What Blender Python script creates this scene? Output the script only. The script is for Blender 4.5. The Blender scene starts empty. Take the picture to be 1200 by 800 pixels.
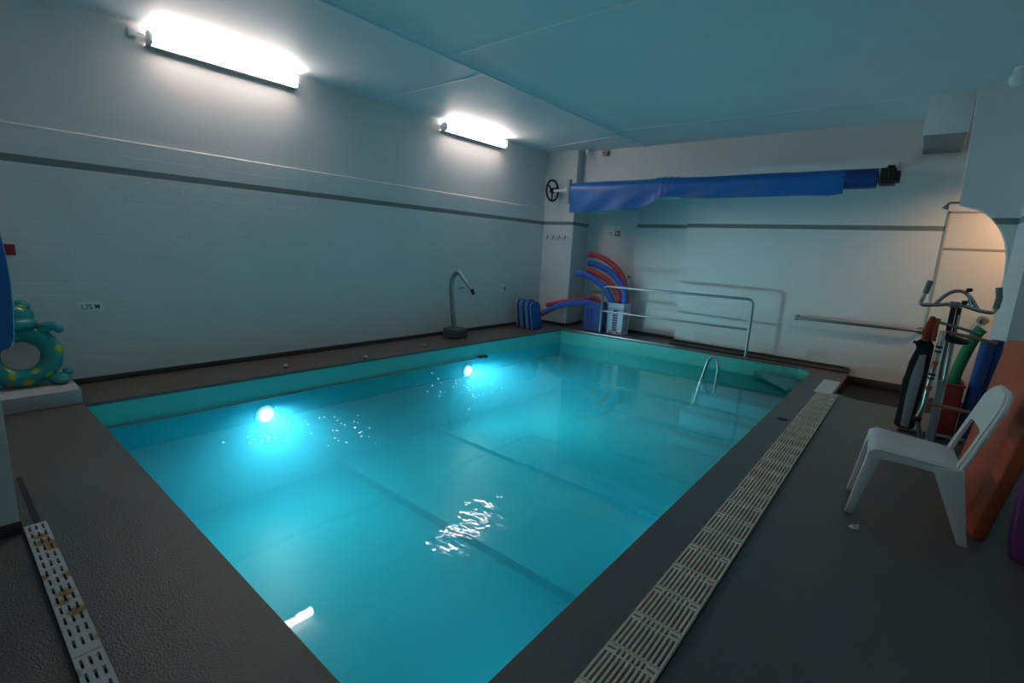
import bpy, bmesh, math, random
from mathutils import Vector, Matrix
from mathutils.geometry import tessellate_polygon

random.seed(7)
PI = math.pi
COL = bpy.context.scene.collection
SC = bpy.context.scene

WATER_Z = -0.245          # water level below the deck

# ------------------------------------------------------------------ materials
def lin(c):
    return tuple(((v / 12.92) if v <= 0.04045 else ((v + 0.055) / 1.055) ** 2.4) for v in c)

def srgb(r, g, b):
    return lin((r / 255, g / 255, b / 255))

class NT:
    def __init__(self, m):
        self.t = m.node_tree
        self.n = self.t.nodes
    def add(self, kind, **kw):
        nd = self.n.new(kind)
        for k, v in kw.items():
            if k in nd.inputs.keys() if hasattr(nd.inputs, 'keys') else False:
                nd.inputs[k].default_value = v
            else:
                setattr(nd, k, v)
        return nd
    def link(self, a, b):
        self.t.links.new(a, b)
    def math(self, op, a, b=None, clamp=False):
        nd = self.n.new('ShaderNodeMath')
        nd.operation = op
        nd.use_clamp = clamp
        for i, v in enumerate((a, b)):
            if v is None:
                continue
            if hasattr(v, 'links'):
                self.link(v, nd.inputs[i])
            else:
                nd.inputs[i].default_value = v
        return nd.outputs[0]
    def mix(self, fac, a, b):
        nd = self.n.new('ShaderNodeMix')
        nd.data_type = 'RGBA'
        for sock, v in ((nd.inputs[0], fac), (nd.inputs[6], a), (nd.inputs[7], b)):
            if hasattr(v, 'links'):
                self.link(v, sock)
            elif isinstance(v, (int, float)):
                sock.default_value = v
            else:
                sock.default_value = (*v[:3], 1)
        return nd.outputs[2]

def mat(name, color, rough=0.5, metal=0.0, vary=0.06, vscale=6.0, bump=0.0, bscale=40.0, spec=0.5, coat=0.0, emit=None, estr=0.0):
    """plain painted / plastic / metal surface with a little procedural mottling"""
    m = bpy.data.materials.new(name)
    m.use_nodes = True
    w = NT(m)
    p = w.n['Principled BSDF']
    p.inputs['Roughness'].default_value = rough
    p.inputs['Metallic'].default_value = metal
    p.inputs['Specular IOR Level'].default_value = spec
    if coat:
        p.inputs['Coat Weight'].default_value = coat
        p.inputs['Coat Roughness'].default_value = 0.1
    geo = w.n.new('ShaderNodeNewGeometry')
    nz = w.n.new('ShaderNodeTexNoise')
    nz.inputs['Scale'].default_value = vscale
    nz.inputs['Detail'].default_value = 4
    w.link(geo.outputs['Position'], nz.inputs['Vector'])
    lo = tuple(max(0, c * (1 - vary)) for c in color)
    hi = tuple(min(1, c * (1 + vary)) for c in color)
    w.link(w.mix(nz.outputs['Fac'], lo, hi), p.inputs['Base Color'])
    if bump:
        n2 = w.n.new('ShaderNodeTexNoise')
        n2.inputs['Scale'].default_value = bscale
        n2.inputs['Detail'].default_value = 3
        w.link(geo.outputs['Position'], n2.inputs['Vector'])
        b = w.n.new('ShaderNodeBump')
        b.inputs['Strength'].default_value = bump
        b.inputs['Distance'].default_value = 0.01
        w.link(n2.outputs['Fac'], b.inputs['Height'])
        w.link(b.outputs['Normal'], p.inputs['Normal'])
    if emit:
        p.inputs['Emission Color'].default_value = (*emit, 1)
        p.inputs['Emission Strength'].default_value = estr
    return m

STRIPE_Z0, STRIPE_Z1 = 1.928, 1.990

def wall_mat(name, color, bricks=True, axis='Y', stripe=True, brick_top=2.22, rough=0.55):
    """white painted masonry, with the painted grey line running round the room"""
    m = bpy.data.materials.new(name)
    m.use_nodes = True
    w = NT(m)
    p = w.n['Principled BSDF']
    p.inputs['Roughness'].default_value = rough
    p.inputs['Specular IOR Level'].default_value = 0.35
    geo = w.n.new('ShaderNodeNewGeometry')
    sep = w.n.new('ShaderNodeSeparateXYZ')
    w.link(geo.outputs['Position'], sep.inputs[0])
    nz = w.n.new('ShaderNodeTexNoise')
    nz.inputs['Scale'].default_value = 1.7
    nz.inputs['Detail'].default_value = 5
    w.link(geo.outputs['Position'], nz.inputs['Vector'])
    base = w.mix(nz.outputs['Fac'], tuple(c * 0.93 for c in color), tuple(min(1, c * 1.05) for c in color))
    if stripe:
        a = w.math('GREATER_THAN', sep.outputs['Z'], STRIPE_Z0)
        b = w.math('LESS_THAN', sep.outputs['Z'], STRIPE_Z1)
        base = w.mix(w.math('MULTIPLY', a, b), base, (0.20, 0.215, 0.215))
    w.link(base, p.inputs['Base Color'])
    bmp = w.n.new('ShaderNodeBump')
    bmp.inputs['Distance'].default_value = 0.01
    if bricks:
        cmb = w.n.new('ShaderNodeCombineXYZ')
        w.link(sep.outputs[axis], cmb.inputs[0])
        w.link(sep.outputs['Z'], cmb.inputs[1])
        bk = w.n.new('ShaderNodeTexBrick')
        bk.inputs['Scale'].default_value = 1.0
        bk.inputs['Brick Width'].default_value = 0.9
        bk.inputs['Row Height'].default_value = 0.105
        bk.inputs['Mortar Size'].default_value = 0.006
        bk.inputs['Mortar Smooth'].default_value = 0.6
        w.link(cmb.outputs[0], bk.inputs['Vector'])
        low = w.math('LESS_THAN', sep.outputs['Z'], brick_top)
        h = w.math('MULTIPLY', w.math('SUBTRACT', 1.0, bk.outputs['Fac']), low)
        h = w.math('ADD', h, w.math('MULTIPLY', nz.outputs['Fac'], 0.8))
        bmp.inputs['Strength'].default_value = 0.22
        w.link(h, bmp.inputs['Height'])
    else:
        bmp.inputs['Strength'].default_value = 0.15
        w.link(nz.outputs['Fac'], bmp.inputs['Height'])
    w.link(bmp.outputs['Normal'], p.inputs['Normal'])
    return m

def floor_mat(name):
    """grey non-slip deck paint, worn smoother and browner beside the pool"""
    m = bpy.data.materials.new(name)
    m.use_nodes = True
    w = NT(m)
    p = w.n['Principled BSDF']
    geo = w.n.new('ShaderNodeNewGeometry')
    sep = w.n.new('ShaderNodeSeparateXYZ')
    w.link(geo.outputs['Position'], sep.inputs[0])
    n1 = w.n.new('ShaderNodeTexNoise'); n1.inputs['Scale'].default_value = 1.3; n1.inputs['Detail'].default_value = 6
    n2 = w.n.new('ShaderNodeTexNoise'); n2.inputs['Scale'].default_value = 120; n2.inputs['Detail'].default_value = 6
    w.link(geo.outputs['Position'], n1.inputs['Vector'])
    w.link(geo.outputs['Position'], n2.inputs['Vector'])
    c = w.mix(n1.outputs['Fac'], (0.088, 0.077, 0.071), (0.128, 0.113, 0.104))
    n4 = w.n.new('ShaderNodeTexNoise'); n4.inputs['Scale'].default_value = 38; n4.inputs['Detail'].default_value = 5
    w.link(geo.outputs['Position'], n4.inputs['Vector'])
    sp = w.n.new('ShaderNodeMapRange'); sp.inputs['From Min'].default_value = 0.30; sp.inputs['From Max'].default_value = 0.70
    w.link(n4.outputs['Fac'], sp.inputs['Value'])
    c = w.mix(w.math('MULTIPLY', sp.outputs[0], 0.35), c, (0.17, 0.152, 0.142))
    # the strips behind the pool and along the left wall are brown
    back = w.math('GREATER_THAN', sep.outputs['Y'], 7.2)
    left = w.math('LESS_THAN', sep.outputs['X'], -5.0)
    br = w.math('MAXIMUM', back, left)
    c = w.mix(w.math('MULTIPLY', br, 0.8), c, (0.125, 0.098, 0.086))
    w.link(c, p.inputs['Base Color'])
    r = w.math('ADD', 0.22, w.math('MULTIPLY', n4.outputs['Fac'], 0.30))
    w.link(r, p.inputs['Roughness'])
    p.inputs['Specular IOR Level'].default_value = 0.55
    b = w.n.new('ShaderNodeBump')
    b.inputs['Strength'].default_value = 0.8
    b.inputs['Distance'].default_value = 0.004
    w.link(n2.outputs['Fac'], b.inputs['Height'])
    w.link(b.outputs['Normal'], p.inputs['Normal'])
    return m

VOL_COLOR, VOL_DENSITY, VOL_ABS = (0.13, 0.76, 1.0), 0.48, (0.22, 0.86, 1.0)
def water_mat(name, surface=True):
    m = bpy.data.materials.new(name)
    m.use_nodes = True
    w = NT(m)
    for nd in list(w.n):
        w.n.remove(nd)
    out = w.n.new('ShaderNodeOutputMaterial')
    tr = w.n.new('ShaderNodeBsdfTransparent')
    tr.inputs['Color'].default_value = (0.86, 0.98, 1.0, 1)
    gl = w.n.new('ShaderNodeBsdfGlossy')
    gl.inputs['Roughness'].default_value = 0.02
    gl.inputs['Color'].default_value = (1, 1, 1, 1)
    fr = w.n.new('ShaderNodeFresnel')
    fr.inputs['IOR'].default_value = 1.33
    mx = w.n.new('ShaderNodeMixShader')
    geo = w.n.new('ShaderNodeNewGeometry')
    mp = w.n.new('ShaderNodeMapping')
    mp.inputs['Scale'].default_value = (1.0, 2.0, 1.0)
    w.link(geo.outputs['Position'], mp.inputs['Vector'])
    n1 = w.n.new('ShaderNodeTexNoise'); n1.inputs['Scale'].default_value = 3.2; n1.inputs['Detail'].default_value = 3
    w.link(mp.outputs[0], n1.inputs['Vector'])
    # ripples are livelier in the middle of the pool
    sep = w.n.new('ShaderNodeSeparateXYZ')
    w.link(geo.outputs['Position'], sep.inputs[0])
    big = w.n.new('ShaderNodeTexNoise'); big.inputs['Scale'].default_value = 0.5
    w.link(geo.outputs['Position'], big.inputs['Vector'])
    b = w.n.new('ShaderNodeBump')
    b.inputs['Strength'].default_value = 1.0
    b.inputs['Distance'].default_value = 0.010
    # livelier patch where the inlet stirs the surface
    vd = w.n.new('ShaderNodeVectorMath'); vd.operation = 'DISTANCE'
    w.link(geo.outputs['Position'], vd.inputs[0]); vd.inputs[1].default_value = (-1.87, 2.03, WATER_Z)
    mr = w.n.new('ShaderNodeMapRange')
    mr.interpolation_type = 'SMOOTHSTEP'
    mr.inputs['From Min'].default_value = 0.1; mr.inputs['From Max'].default_value = 0.85
    mr.inputs['To Min'].default_value = 1.0; mr.inputs['To Max'].default_value = 0.035
    w.link(vd.outputs['Value'], mr.inputs['Value'])
    n3 = w.n.new('ShaderNodeTexNoise'); n3.inputs['Scale'].default_value = 5.5; n3.inputs['Detail'].default_value = 2
    w.link(mp.outputs[0], n3.inputs['Vector'])
    hsum = w.math('ADD', n1.outputs['Fac'], w.math('MULTIPLY', n3.outputs['Fac'], 0.5))
    w.link(w.math('MULTIPLY', hsum, mr.outputs[0]), b.inputs['Height'])
    w.link(b.outputs['Normal'], gl.inputs['Normal'])
    w.link(fr.outputs[0], mx.inputs[0])
    w.link(tr.outputs[0], mx.inputs[1])
    w.link(gl.outputs[0], mx.inputs[2])
    vol = w.n.new('ShaderNodeVolumePrincipled')
    vol.inputs['Color'].default_value = (*VOL_COLOR, 1)
    vol.inputs['Density'].default_value = VOL_DENSITY
    vol.inputs['Anisotropy'].default_value = 0.55
    vol.inputs['Absorption Color'].default_value = (*VOL_ABS, 1)
    w.link(vol.outputs[0], out.inputs['Volume'])
    if surface:
        w.link(mx.outputs[0], out.inputs['Surface'])
    else:
        tr.inputs['Color'].default_value = (1, 1, 1, 1)
        w.link(tr.outputs[0], out.inputs['Surface'])
    return m

def emit_mat(name, color, strength):
    m = bpy.data.materials.new(name)
    m.use_nodes = True
    w = NT(m)
    p = w.n['Principled BSDF']
    p.inputs['Base Color'].default_value = (0.9, 0.9, 0.9, 1)
    p.inputs['Emission Color'].default_value = (*color, 1)
    p.inputs['Emission Strength'].default_value = strength
    return m

def spot_mat(name, base, spot, scale=9.0, size=0.34, rough=0.25):
    """shiny vinyl with round blotches"""
    m = bpy.data.materials.new(name)
    m.use_nodes = True
    w = NT(m)
    p = w.n['Principled BSDF']
    p.inputs['Roughness'].default_value = rough
    geo = w.n.new('ShaderNodeNewGeometry')
    v = w.n.new('ShaderNodeTexVoronoi')
    v.inputs['Scale'].default_value = scale
    w.link(geo.outputs['Position'], v.inputs['Vector'])
    mr = w.n.new('ShaderNodeMapRange')
    mr.inputs['From Min'].default_value = size - 0.05
    mr.inputs['From Max'].default_value = size + 0.05
    mr.inputs['To Min'].default_value = 1
    mr.inputs['To Max'].default_value = 0
    w.link(v.outputs['Distance'], mr.inputs['Value'])
    w.link(w.mix(mr.outputs[0], base, spot), p.inputs['Base Color'])
    return m

M = {}
M['wall_left'] = wall_mat('painted_brick_left', (0.74, 0.73, 0.73), True, 'Y')
M['wall_back'] = wall_mat('painted_brick_back', (0.73, 0.71, 0.705), True, 'X', brick_top=1.9)
M['wall_plain'] = wall_mat('painted_plaster', (0.70, 0.71, 0.71), False)
M['wall_nostripe'] = wall_mat('painted_plaster_plain', (0.72, 0.73, 0.73), False, stripe=False)
M['ceiling'] = wall_mat('ceiling_paint', (0.70, 0.77, 0.79), False, stripe=False)
M['bead'] = mat('bead_paint', (0.80, 0.82, 0.82), 0.5)
M['floor'] = floor_mat('deck_paint')
M['base'] = mat('baseboard_paint', (0.050, 0.045, 0.042), 0.5, vary=0.15)
M['black'] = mat('black_rubber', (0.012, 0.012, 0.013), 0.6)
M['pit'] = mat('pit_paint', (0.008, 0.008, 0.008), 0.6)
M['pool'] = mat('pool_paint', (0.03, 0.56, 0.74), 0.5, vary=0.04, vscale=1.5)
M['pool_edge'] = mat('pool_wall_paint', (0.09, 0.56, 0.51), 0.5, vary=0.05, vscale=2.0)
M['pool_line'] = mat('pool_line_paint', (0.008, 0.26, 0.36), 0.5)
M['water'] = water_mat('pool_water')
M['water_side'] = water_mat('pool_water_body', False)
M['steel'] = mat('brushed_steel', (0.55, 0.56, 0.56), 0.25, 1.0)
M['steel_dull'] = mat('dull_steel', (0.32, 0.34, 0.34), 0.38, 1.0)
M['door'] = mat('door_paint', (0.84, 0.82, 0.81), 0.45, vary=0.03)
M['door_warm'] = mat('door_cream_paint', (0.78, 0.70, 0.60), 0.45, vary=0.03)
M['trimline'] = mat('door_trim_paint', (0.42, 0.36, 0.30), 0.5)
M["white_plastic"] = mat("white_plastic", (0.78, 0.73, 0.70), 0.38, vary=0.05, vscale=14)
M['white_gloss'] = mat('white_enamel', (0.80, 0.80, 0.79), 0.3)
M['grey_plate'] = mat('grey_plastic', (0.30, 0.31, 0.32), 0.5)
M['grate'] = mat('worn_beige_grate', (0.80, 0.67, 0.56), 0.6, vary=0.15, vscale=5)
M['grate_white'] = spot_mat('white_grate_stained', (0.60, 0.58, 0.56), (0.36, 0.20, 0.07), 9.0, 0.34, 0.5)
M['channel'] = mat('channel_dark', (0.012, 0.011, 0.010), 0.8)
M['blue_dark'] = mat('dark_blue_foam', (0.012, 0.10, 0.36), 0.6)
M['blue_light'] = mat('pale_blue_foam', (0.30, 0.48, 0.66), 0.6)
M['noodle_blue'] = mat('blue_foam', (0.045, 0.15, 0.62), 0.7, bump=0.2, bscale=120)
M['noodle_red'] = mat('red_foam', (0.62, 0.065, 0.095), 0.7, bump=0.2, bscale=120)
M['noodle_pink'] = mat('salmon_foam', (0.58, 0.16, 0.16), 0.7)
M['noodle_beige'] = mat('beige_foam', (0.36, 0.34, 0.28), 0.7)
M['noodle_green'] = mat('green_foam', (0.02, 0.26, 0.10), 0.7, bump=0.2, bscale=120)
M['roll_blue'] = mat('navy_blue_foam', (0.012, 0.075, 0.30), 0.6)
M['crate_blue'] = mat('blue_crate_plastic', (0.07, 0.12, 0.42), 0.4)
M['crate_white'] = mat('lavender_white_plastic', (0.52, 0.53, 0.66), 0.4)
M['cover'] = mat('pool_cover_blue', (0.008, 0.135, 0.45), 0.42, vary=0.22, vscale=5, bump=0.3, bscale=14)
M['cover_shaded'] = mat('pool_cover_shaded', (0.006, 0.045, 0.22), 0.45, vary=0.2, vscale=5)  # darker copy of the cover, with the unlit end's shade in its colour
M['pad'] = mat('blue_pad_vinyl', (0.012, 0.16, 0.46), 0.55)
M['red_sign'] = mat('dark_red_sign', (0.26, 0.010, 0.022), 0.5)
M['red'] = mat('red_plastic', (0.40, 0.03, 0.03), 0.5)
M['ink'] = mat('black_ink', (0.012, 0.012, 0.012), 0.6)
M['frog'] = spot_mat('teal_vinyl_spots', (0.010, 0.27, 0.27), (0.30, 0.42, 0.03), 9.5, 0.34)
M['frog_plain'] = mat('teal_vinyl', (0.010, 0.28, 0.28), 0.22)
M['frog_eye'] = mat('yellow_green_vinyl', (0.36, 0.46, 0.06), 0.2)
M['orange'] = mat('orange_foam', (0.52, 0.105, 0.045), 0.65, vary=0.10)
M['purple'] = mat('purple_foam', (0.20, 0.05, 0.20), 0.65)
M['red_cloth'] = mat('red_cloth', (0.30, 0.025, 0.02), 0.8, vary=0.25, vscale=25)
M['orange_cloth'] = mat('orange_strap', (0.42, 0.075, 0.025), 0.8)
M['bag_black'] = mat('black_cloth', (0.015, 0.015, 0.018), 0.85, bump=0.5, bscale=40)
M['bag_grey'] = mat('grey_cloth', (0.30, 0.32, 0.32), 0.75)
M['grip'] = mat('grey_foam_grip', (0.20, 0.24, 0.23), 0.8)
M['rust'] = mat('brown_red_bar', (0.34, 0.16, 0.12), 0.45)
M['orange_band'] = mat('orange_band', (0.55, 0.12, 0.05), 0.5)
M['white_post'] = mat('white_painted_bar', (0.48, 0.48, 0.48), 0.5)
M['plinth'] = mat('plinth_paint', (0.42, 0.42, 0.42), 0.5)
M['underside_shade'] = mat('underside_shade_paint', (0.20, 0.23, 0.225), 0.6)
M['paper'] = mat('white_paper', (0.75, 0.75, 0.75), 0.8)
M['block'] = mat('dark_grey_block', (0.075, 0.085, 0.090), 0.55)
M['lamp_tube'] = emit_mat('lamp_diffuser_lit', (1.0, 0.84, 0.775), 28.0)
M['fill_tube'] = emit_mat('fill_diffuser', (1.0, 0.84, 0.775), 15.0)
M['uw_lamp'] = emit_mat('underwater_lamp_lit', (0.70, 0.94, 1.0), 90.0)
_w = NT(M['uw_lamp'])
_a = _w.n.new('ShaderNodeAttribute'); _a.attribute_name = 'glow'
_w.link(_w.math('MULTIPLY', _w.math('POWER', _a.outputs['Fac'], 3.0), 45.0), _w.n['Principled BSDF'].inputs['Emission Strength'])
M['bubble'] = mat('glint_bubble_glow', (0.80, 0.88, 0.90), 0.15, emit=(0.75, 0.95, 1.0), estr=0.6)  # emission paints in the sparkle of lamp light
M['globe'] = mat('opal_globe_glass', (0.75, 0.77, 0.77), 0.25)

# ------------------------------------------------------------------ mesh helper
class MB:
    """collects shapes, then links them as ONE mesh object"""
    def __init__(self):
        self.bm = bmesh.new()
        self.mi = 0
    def _mark(self, faces):
        for f in faces:
            f.material_index = self.mi
    def box(self, lo, hi, bevel=0.0, seg=2, mtx=None):
        lo, hi = Vector(lo), Vector(hi)
        c, s = (lo + hi) / 2, hi - lo
        tmp = bmesh.new()
        bmesh.ops.create_cube(tmp, size=1.0)
        for v in tmp.verts:
            v.co = Vector((v.co.x * s.x, v.co.y * s.y, v.co.z * s.z)) + c
        if bevel:
            bmesh.ops.bevel(tmp, geom=list(tmp.edges), offset=bevel, segments=seg, affect='EDGES', profile=0.5)
        self._merge(tmp, mtx)
        return self
    def _merge(self, tmp, mtx=None):
        if mtx is not None:
            bmesh.ops.transform(tmp, matrix=mtx, verts=tmp.verts)
        vmap = {}
        for v in tmp.verts:
            vmap[v] = self.bm.verts.new(v.co)
        fs = []
        for f in tmp.faces:
            try:
                nf = self.bm.faces.new([vmap[v] for v in f.verts])
                fs.append(nf)
            except ValueError:
                pass
        self._mark(fs)
        tmp.free()
    def ellipsoid(self, c, r, rot=(0, 0, 0), seg=24, rings=14):
        tmp = bmesh.new()
        bmesh.ops.create_uvsphere(tmp, u_segments=seg, v_segments=rings, radius=1.0)
        from mathutils import Euler
        mtx = Matrix.Translation(Vector(c)) @ Euler(rot).to_matrix().to_4x4() @ Matrix.Diagonal((*r, 1))
        self._merge(tmp, mtx)
        return self
    def torus(self, c, R, r, axis='X', seg=40, ring=16, sx=1.0, sz=1.0, mtx=None):
        tmp = bmesh.new()
        rows = []
        for i in range(seg):
            a = 2 * PI * i / seg
            row = []
            for j in range(ring):
                b = 2 * PI * j / ring
                u = (R + r * math.cos(b))
                p = Vector((r * math.sin(b), u * math.cos(a) * sx, u * math.sin(a) * sz))
                if axis == 'Z':
                    p = Vector((p.y, p.z, p.x))
                elif axis == 'Y':
                    p = Vector((p.y, p.x, p.z))
                row.append(tmp.verts.new(p + (Vector(c) if mtx is None else Vector((0, 0, 0)))))
            rows.append(row)
        for i in range(seg):
            for j in range(ring):
                tmp.faces.new((rows[i][j], rows[(i + 1) % seg][j], rows[(i + 1) % seg][(j + 1) % ring], rows[i][(j + 1) % ring]))
        bmesh.ops.recalc_face_normals(tmp, faces=tmp.faces)
        self._merge(tmp, (Matrix.Translation(Vector(c)) @ mtx) if mtx is not None else None)
        return self
    def tube(self, pts, r, seg=12, hollow=0.0, smooth=0, flat=(1, 1), closed=False):
        """tube along a polyline; r a number or one per point; smooth = Catmull-Rom steps per span"""
        pts = [Vector(p) for p in pts]
        rs = list(r) if isinstance(r, (list, tuple)) else [r] * len(pts)
        if smooth:
            np_, nr = [], []
            n = len(pts)
            for i in range(n - 1):
                p0, p1, p2, p3 = pts[max(i - 1, 0)], pts[i], pts[i + 1], pts[min(i + 2, n - 1)]
                for k in range(smooth):
                    t = k / smooth
                    np_.append(0.5 * ((2 * p1) + (-p0 + p2) * t + (2 * p0 - 5 * p1 + 4 * p2 - p3) * t * t + (-p0 + 3 * p1 - 3 * p2 + p3) * t ** 3))
                    nr.append(rs[i] + (rs[i + 1] - rs[i]) * t)
            np_.append(pts[-1]); nr.append(rs[-1])
            pts, rs = np_, nr
        tmp = bmesh.new()
        n = len(pts)
        tans = []
        for i in range(n):
            d = pts[min(i + 1, n - 1)] - pts[max(i - 1, 0)]
            tans.append(d.normalized())
        up = Vector((0, 0, 1))
        if abs(tans[0].dot(up)) > 0.9:
            up = Vector((0, 1, 0))
        nrm = (up - tans[0] * up.dot(tans[0])).normalized()
        rows = []
        for i in range(n):
            t = tans[i]
            nrm = (nrm - t * nrm.dot(t))
            nrm = nrm.normalized() if nrm.length > 1e-6 else t.orthogonal().normalized()
            bn = t.cross(nrm)
            rows.append([tmp.verts.new(pts[i] + (nrm * math.cos(2 * PI * k / seg) * flat[0] + bn * math.sin(2 * PI * k / seg) * flat[1]) * rs[i]) for k in range(seg)])
        for i in range(n - 1):
            for k in range(seg):
                tmp.faces.new((rows[i][k], rows[i][(k + 1) % seg], rows[i + 1][(k + 1) % seg], rows[i + 1][k]))
        for end, row in ((0, rows[0]), (-1, rows[-1])):
            if hollow:
                c = pts[end]
                inner = [tmp.verts.new(c + (v.co - c) * hollow) for v in row]
                dp = tans[end] * (1 if end == 0 else -1) * rs[end] * 1.5
                deep = [tmp.verts.new(v.co + dp) for v in inner]
                for k in range(seg):
                    k2 = (k + 1) % seg
                    tmp.faces.new((row[k], row[k2], inner[k2], inner[k]))
                    tmp.faces.new((inner[k], inner[k2], deep[k2], deep[k]))
                tmp.faces.new(deep)
            else:
                tmp.faces.new(row)
        bmesh.ops.recalc_face_normals(tmp, faces=tmp.faces)
        self._merge(tmp)
        return self
    def lathe(self, c, prof, seg=28, axis='Z'):
        """prof: list of (radius, height)"""
        tmp = bmesh.new()
        rows = []
        for (r, h) in prof:
            row = []
            for k in range(seg):
                a = 2 * PI * k / seg
                p = Vector((r * math.cos(a), r * math.sin(a), h))
                if axis == 'X':
                    p = Vector((p.z, p.x, p.y))
                elif axis == 'Y':
                    p = Vector((p.x, p.z, p.y))
                row.append(tmp.verts.new(p + Vector(c)))
            rows.append(row)
        for i in range(len(rows) - 1):
            for k in range(seg):
                tmp.faces.new((rows[i][k], rows[i][(k + 1) % seg], rows[i + 1][(k + 1) % seg], rows[i + 1][k]))
        tmp.faces.new(rows[0]); tmp.faces.new(rows[-1])
        bmesh.ops.recalc_face_normals(tmp, faces=tmp.faces)
        self._merge(tmp)
        return self
    def prism(self, poly, a, b, plane='XZ', bevel=0.0):
        """extrude a 2D polygon between two coordinates of the third axis"""
        tmp = bmesh.new()
        def P(u, v, w):
            return {'XZ': (u, w, v), 'YZ': (w, u, v), 'XY': (u, v, w)}[plane]
        A = [tmp.verts.new(P(u, v, a)) for u, v in poly]
        B = [tmp.verts.new(P(u, v, b)) for u, v in poly]
        n = len(poly)
        tri = tessellate_polygon([[Vector((u, v, 0)) for u, v in poly]])
        if n <= 4:
            tmp.faces.new(A); tmp.faces.new(B)
        else:
            tmp.faces.new(A); tmp.faces.new(B)
        for i in range(n):
            tmp.faces.new((A[i], A[(i + 1) % n], B[(i + 1) % n], B[i]))
        bmesh.ops.recalc_face_normals(tmp, faces=tmp.faces)
        if bevel:
            bmesh.ops.bevel(tmp, geom=list(tmp.edges), offset=bevel, segments=2, affect='EDGES', profile=0.5)
        self._merge(tmp)
        return self
    def sheet(self, fn, nu, nv, thick, keep=None):
        """surface fn(u, v) on a grid given a thickness; keep(i, j) drops cells (holes)"""
        tmp = bmesh.new()
        us = nu if isinstance(nu, list) else [i / nu for i in range(nu + 1)]
        vs = nv if isinstance(nv, list) else [j / nv for j in range(nv + 1)]
        V = [[tmp.verts.new(fn(u, v)) for v in vs] for u in us]
        for i in range(len(us) - 1):
            for j in range(len(vs) - 1):
                if keep is None or keep(i, j):
                    tmp.faces.new((V[i][j], V[i + 1][j], V[i + 1][j + 1], V[i][j + 1]))
        lone = [v for v in tmp.verts if not v.link_faces]
        bmesh.ops.delete(tmp, geom=lone, context='VERTS')
        bmesh.ops.solidify(tmp, geom=list(tmp.faces), thickness=thick)
        bmesh.ops.recalc_face_normals(tmp, faces=tmp.faces)
        self._merge(tmp)
        return self
    def quad(self, *pts):
        vs = [self.bm.verts.new(p) for p in pts]
        self._mark([self.bm.faces.new(vs)])
        return self
    def build(self, name, material, parent=None, angle=35, smooth=True):
        me = bpy.data.meshes.new(name)
        for f in self.bm.faces:
            f.smooth = smooth
        self.bm.normal_update()
        lim = math.radians(angle)
        for e in self.bm.edges:
            if len(e.link_faces) == 2:
                try:
                    e.smooth = e.calc_face_angle() < lim
                except ValueError:
                    e.smooth = False
        self.bm.to_mesh(me)
        self.bm.free()
        for mm in (material if isinstance(material, (list, tuple)) else [material]):
            me.materials.append(mm)
        o = bpy.data.objects.new(name, me)
        COL.objects.link(o)
        if parent is not None:
            o.parent = parent
            o.matrix_parent_inverse = parent_world(parent).inverted()
        return o

def parent_world(o):
    m = Matrix.LocRotScale(o.location, o.rotation_euler, o.scale)
    if o.parent is not None:
        m = parent_world(o.parent) @ o.matrix_parent_inverse @ m
    return m

def tag(o, label=None, cat=None, group=None, kind=None):
    if label: o['label'] = label
    if cat: o['category'] = cat
    if group: o['group'] = group
    if kind: o['kind'] = kind
    return o

def thing(name, label, cat, loc=(0, 0, 0), group=None):
    o = bpy.data.objects.new(name, None)
    o.empty_display_size = 0.1
    COL.objects.link(o)
    o.location = loc
    return tag(o, label, cat, group)

def struct(o):
    o['kind'] = 'structure'
    return o

def copy_tree(o, parent=None):
    c = o.copy()
    COL.objects.link(c)
    if parent is not None:
        c.parent = parent
    for ch in list(o.children):
        copy_tree(ch, c)
    return c

# ------------------------------------------------------------------ room shell
H = 3.27                 # ceiling
XL = -5.82               # left wall
WATER_Z = -0.245
POOL = [(-5.13, 0.75), (-4.99, 7.57), (-4.26, 7.66), (-2.88, 7.745), (-1.10, 7.85), (-0.98, 7.78), (-0.915, 7.55), (-0.912, 7.18), (-0.90, 0.74)]
WATER_Z = -0.245
PIT = [(-0.52, 6.60), (-0.33, 6.45), (1.30, 6.50), (1.30, 8.16), (-0.52, 8.16)]

def flat_with_holes(name, outer, holes, z, material):
    mb = MB()
    loops = [[Vector((x, y, 0)) for x, y in outer]] + [[Vector((x, y, 0)) for x, y in h] for h in holes]
    flat = [p for lp in loops for p in lp]
    vs = [mb.bm.verts.new((p.x, p.y, z)) for p in flat]
    for t in tessellate_polygon(loops):
        a, b, c = [vs[i] for i in t]
        if ((b.co - a.co).cross(c.co - a.co)).z < 0:
            b, c = c, b
        try:
            mb.bm.faces.new((a, b, c))
        except ValueError:
            pass
    # thickness all round every loop
    k = 0
    for lp in loops:
        n = len(lp)
        low = [mb.bm.verts.new((p.x, p.y, z - 0.03)) for p in lp]
        for i in range(n):
            mb.bm.faces.new((vs[k + i], vs[k + (i + 1) % n], low[(i + 1) % n], low[i]))
        k += n
    return struct(mb.build(name, material, smooth=False))

GR = (-0.676, 0.86, -0.470, 6.40)           # right hand overflow grate: x0 y0 x1 y1
DR = (-3.09, 0.180, -0.85, 0.262)           # left hand shower drain
def rect(r): return [(r[0], r[1]), (r[2], r[1]), (r[2], r[3]), (r[0], r[3])]
outer = [(XL - 0.1, -3.3), (1.3, -3.3), (1.3, 6.50), (-0.33, 6.45), (-0.52, 6.60), (-0.52, 8.17), (-3.0, 8.2), (-3.05, 8.8), (-5.4, 8.8), (-5.4, 8.1), (XL - 0.1, 8.1)]
flat_with_holes('floor', outer, [POOL, rect(GR), rect(DR)], 0.0, M['floor'])

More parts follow.
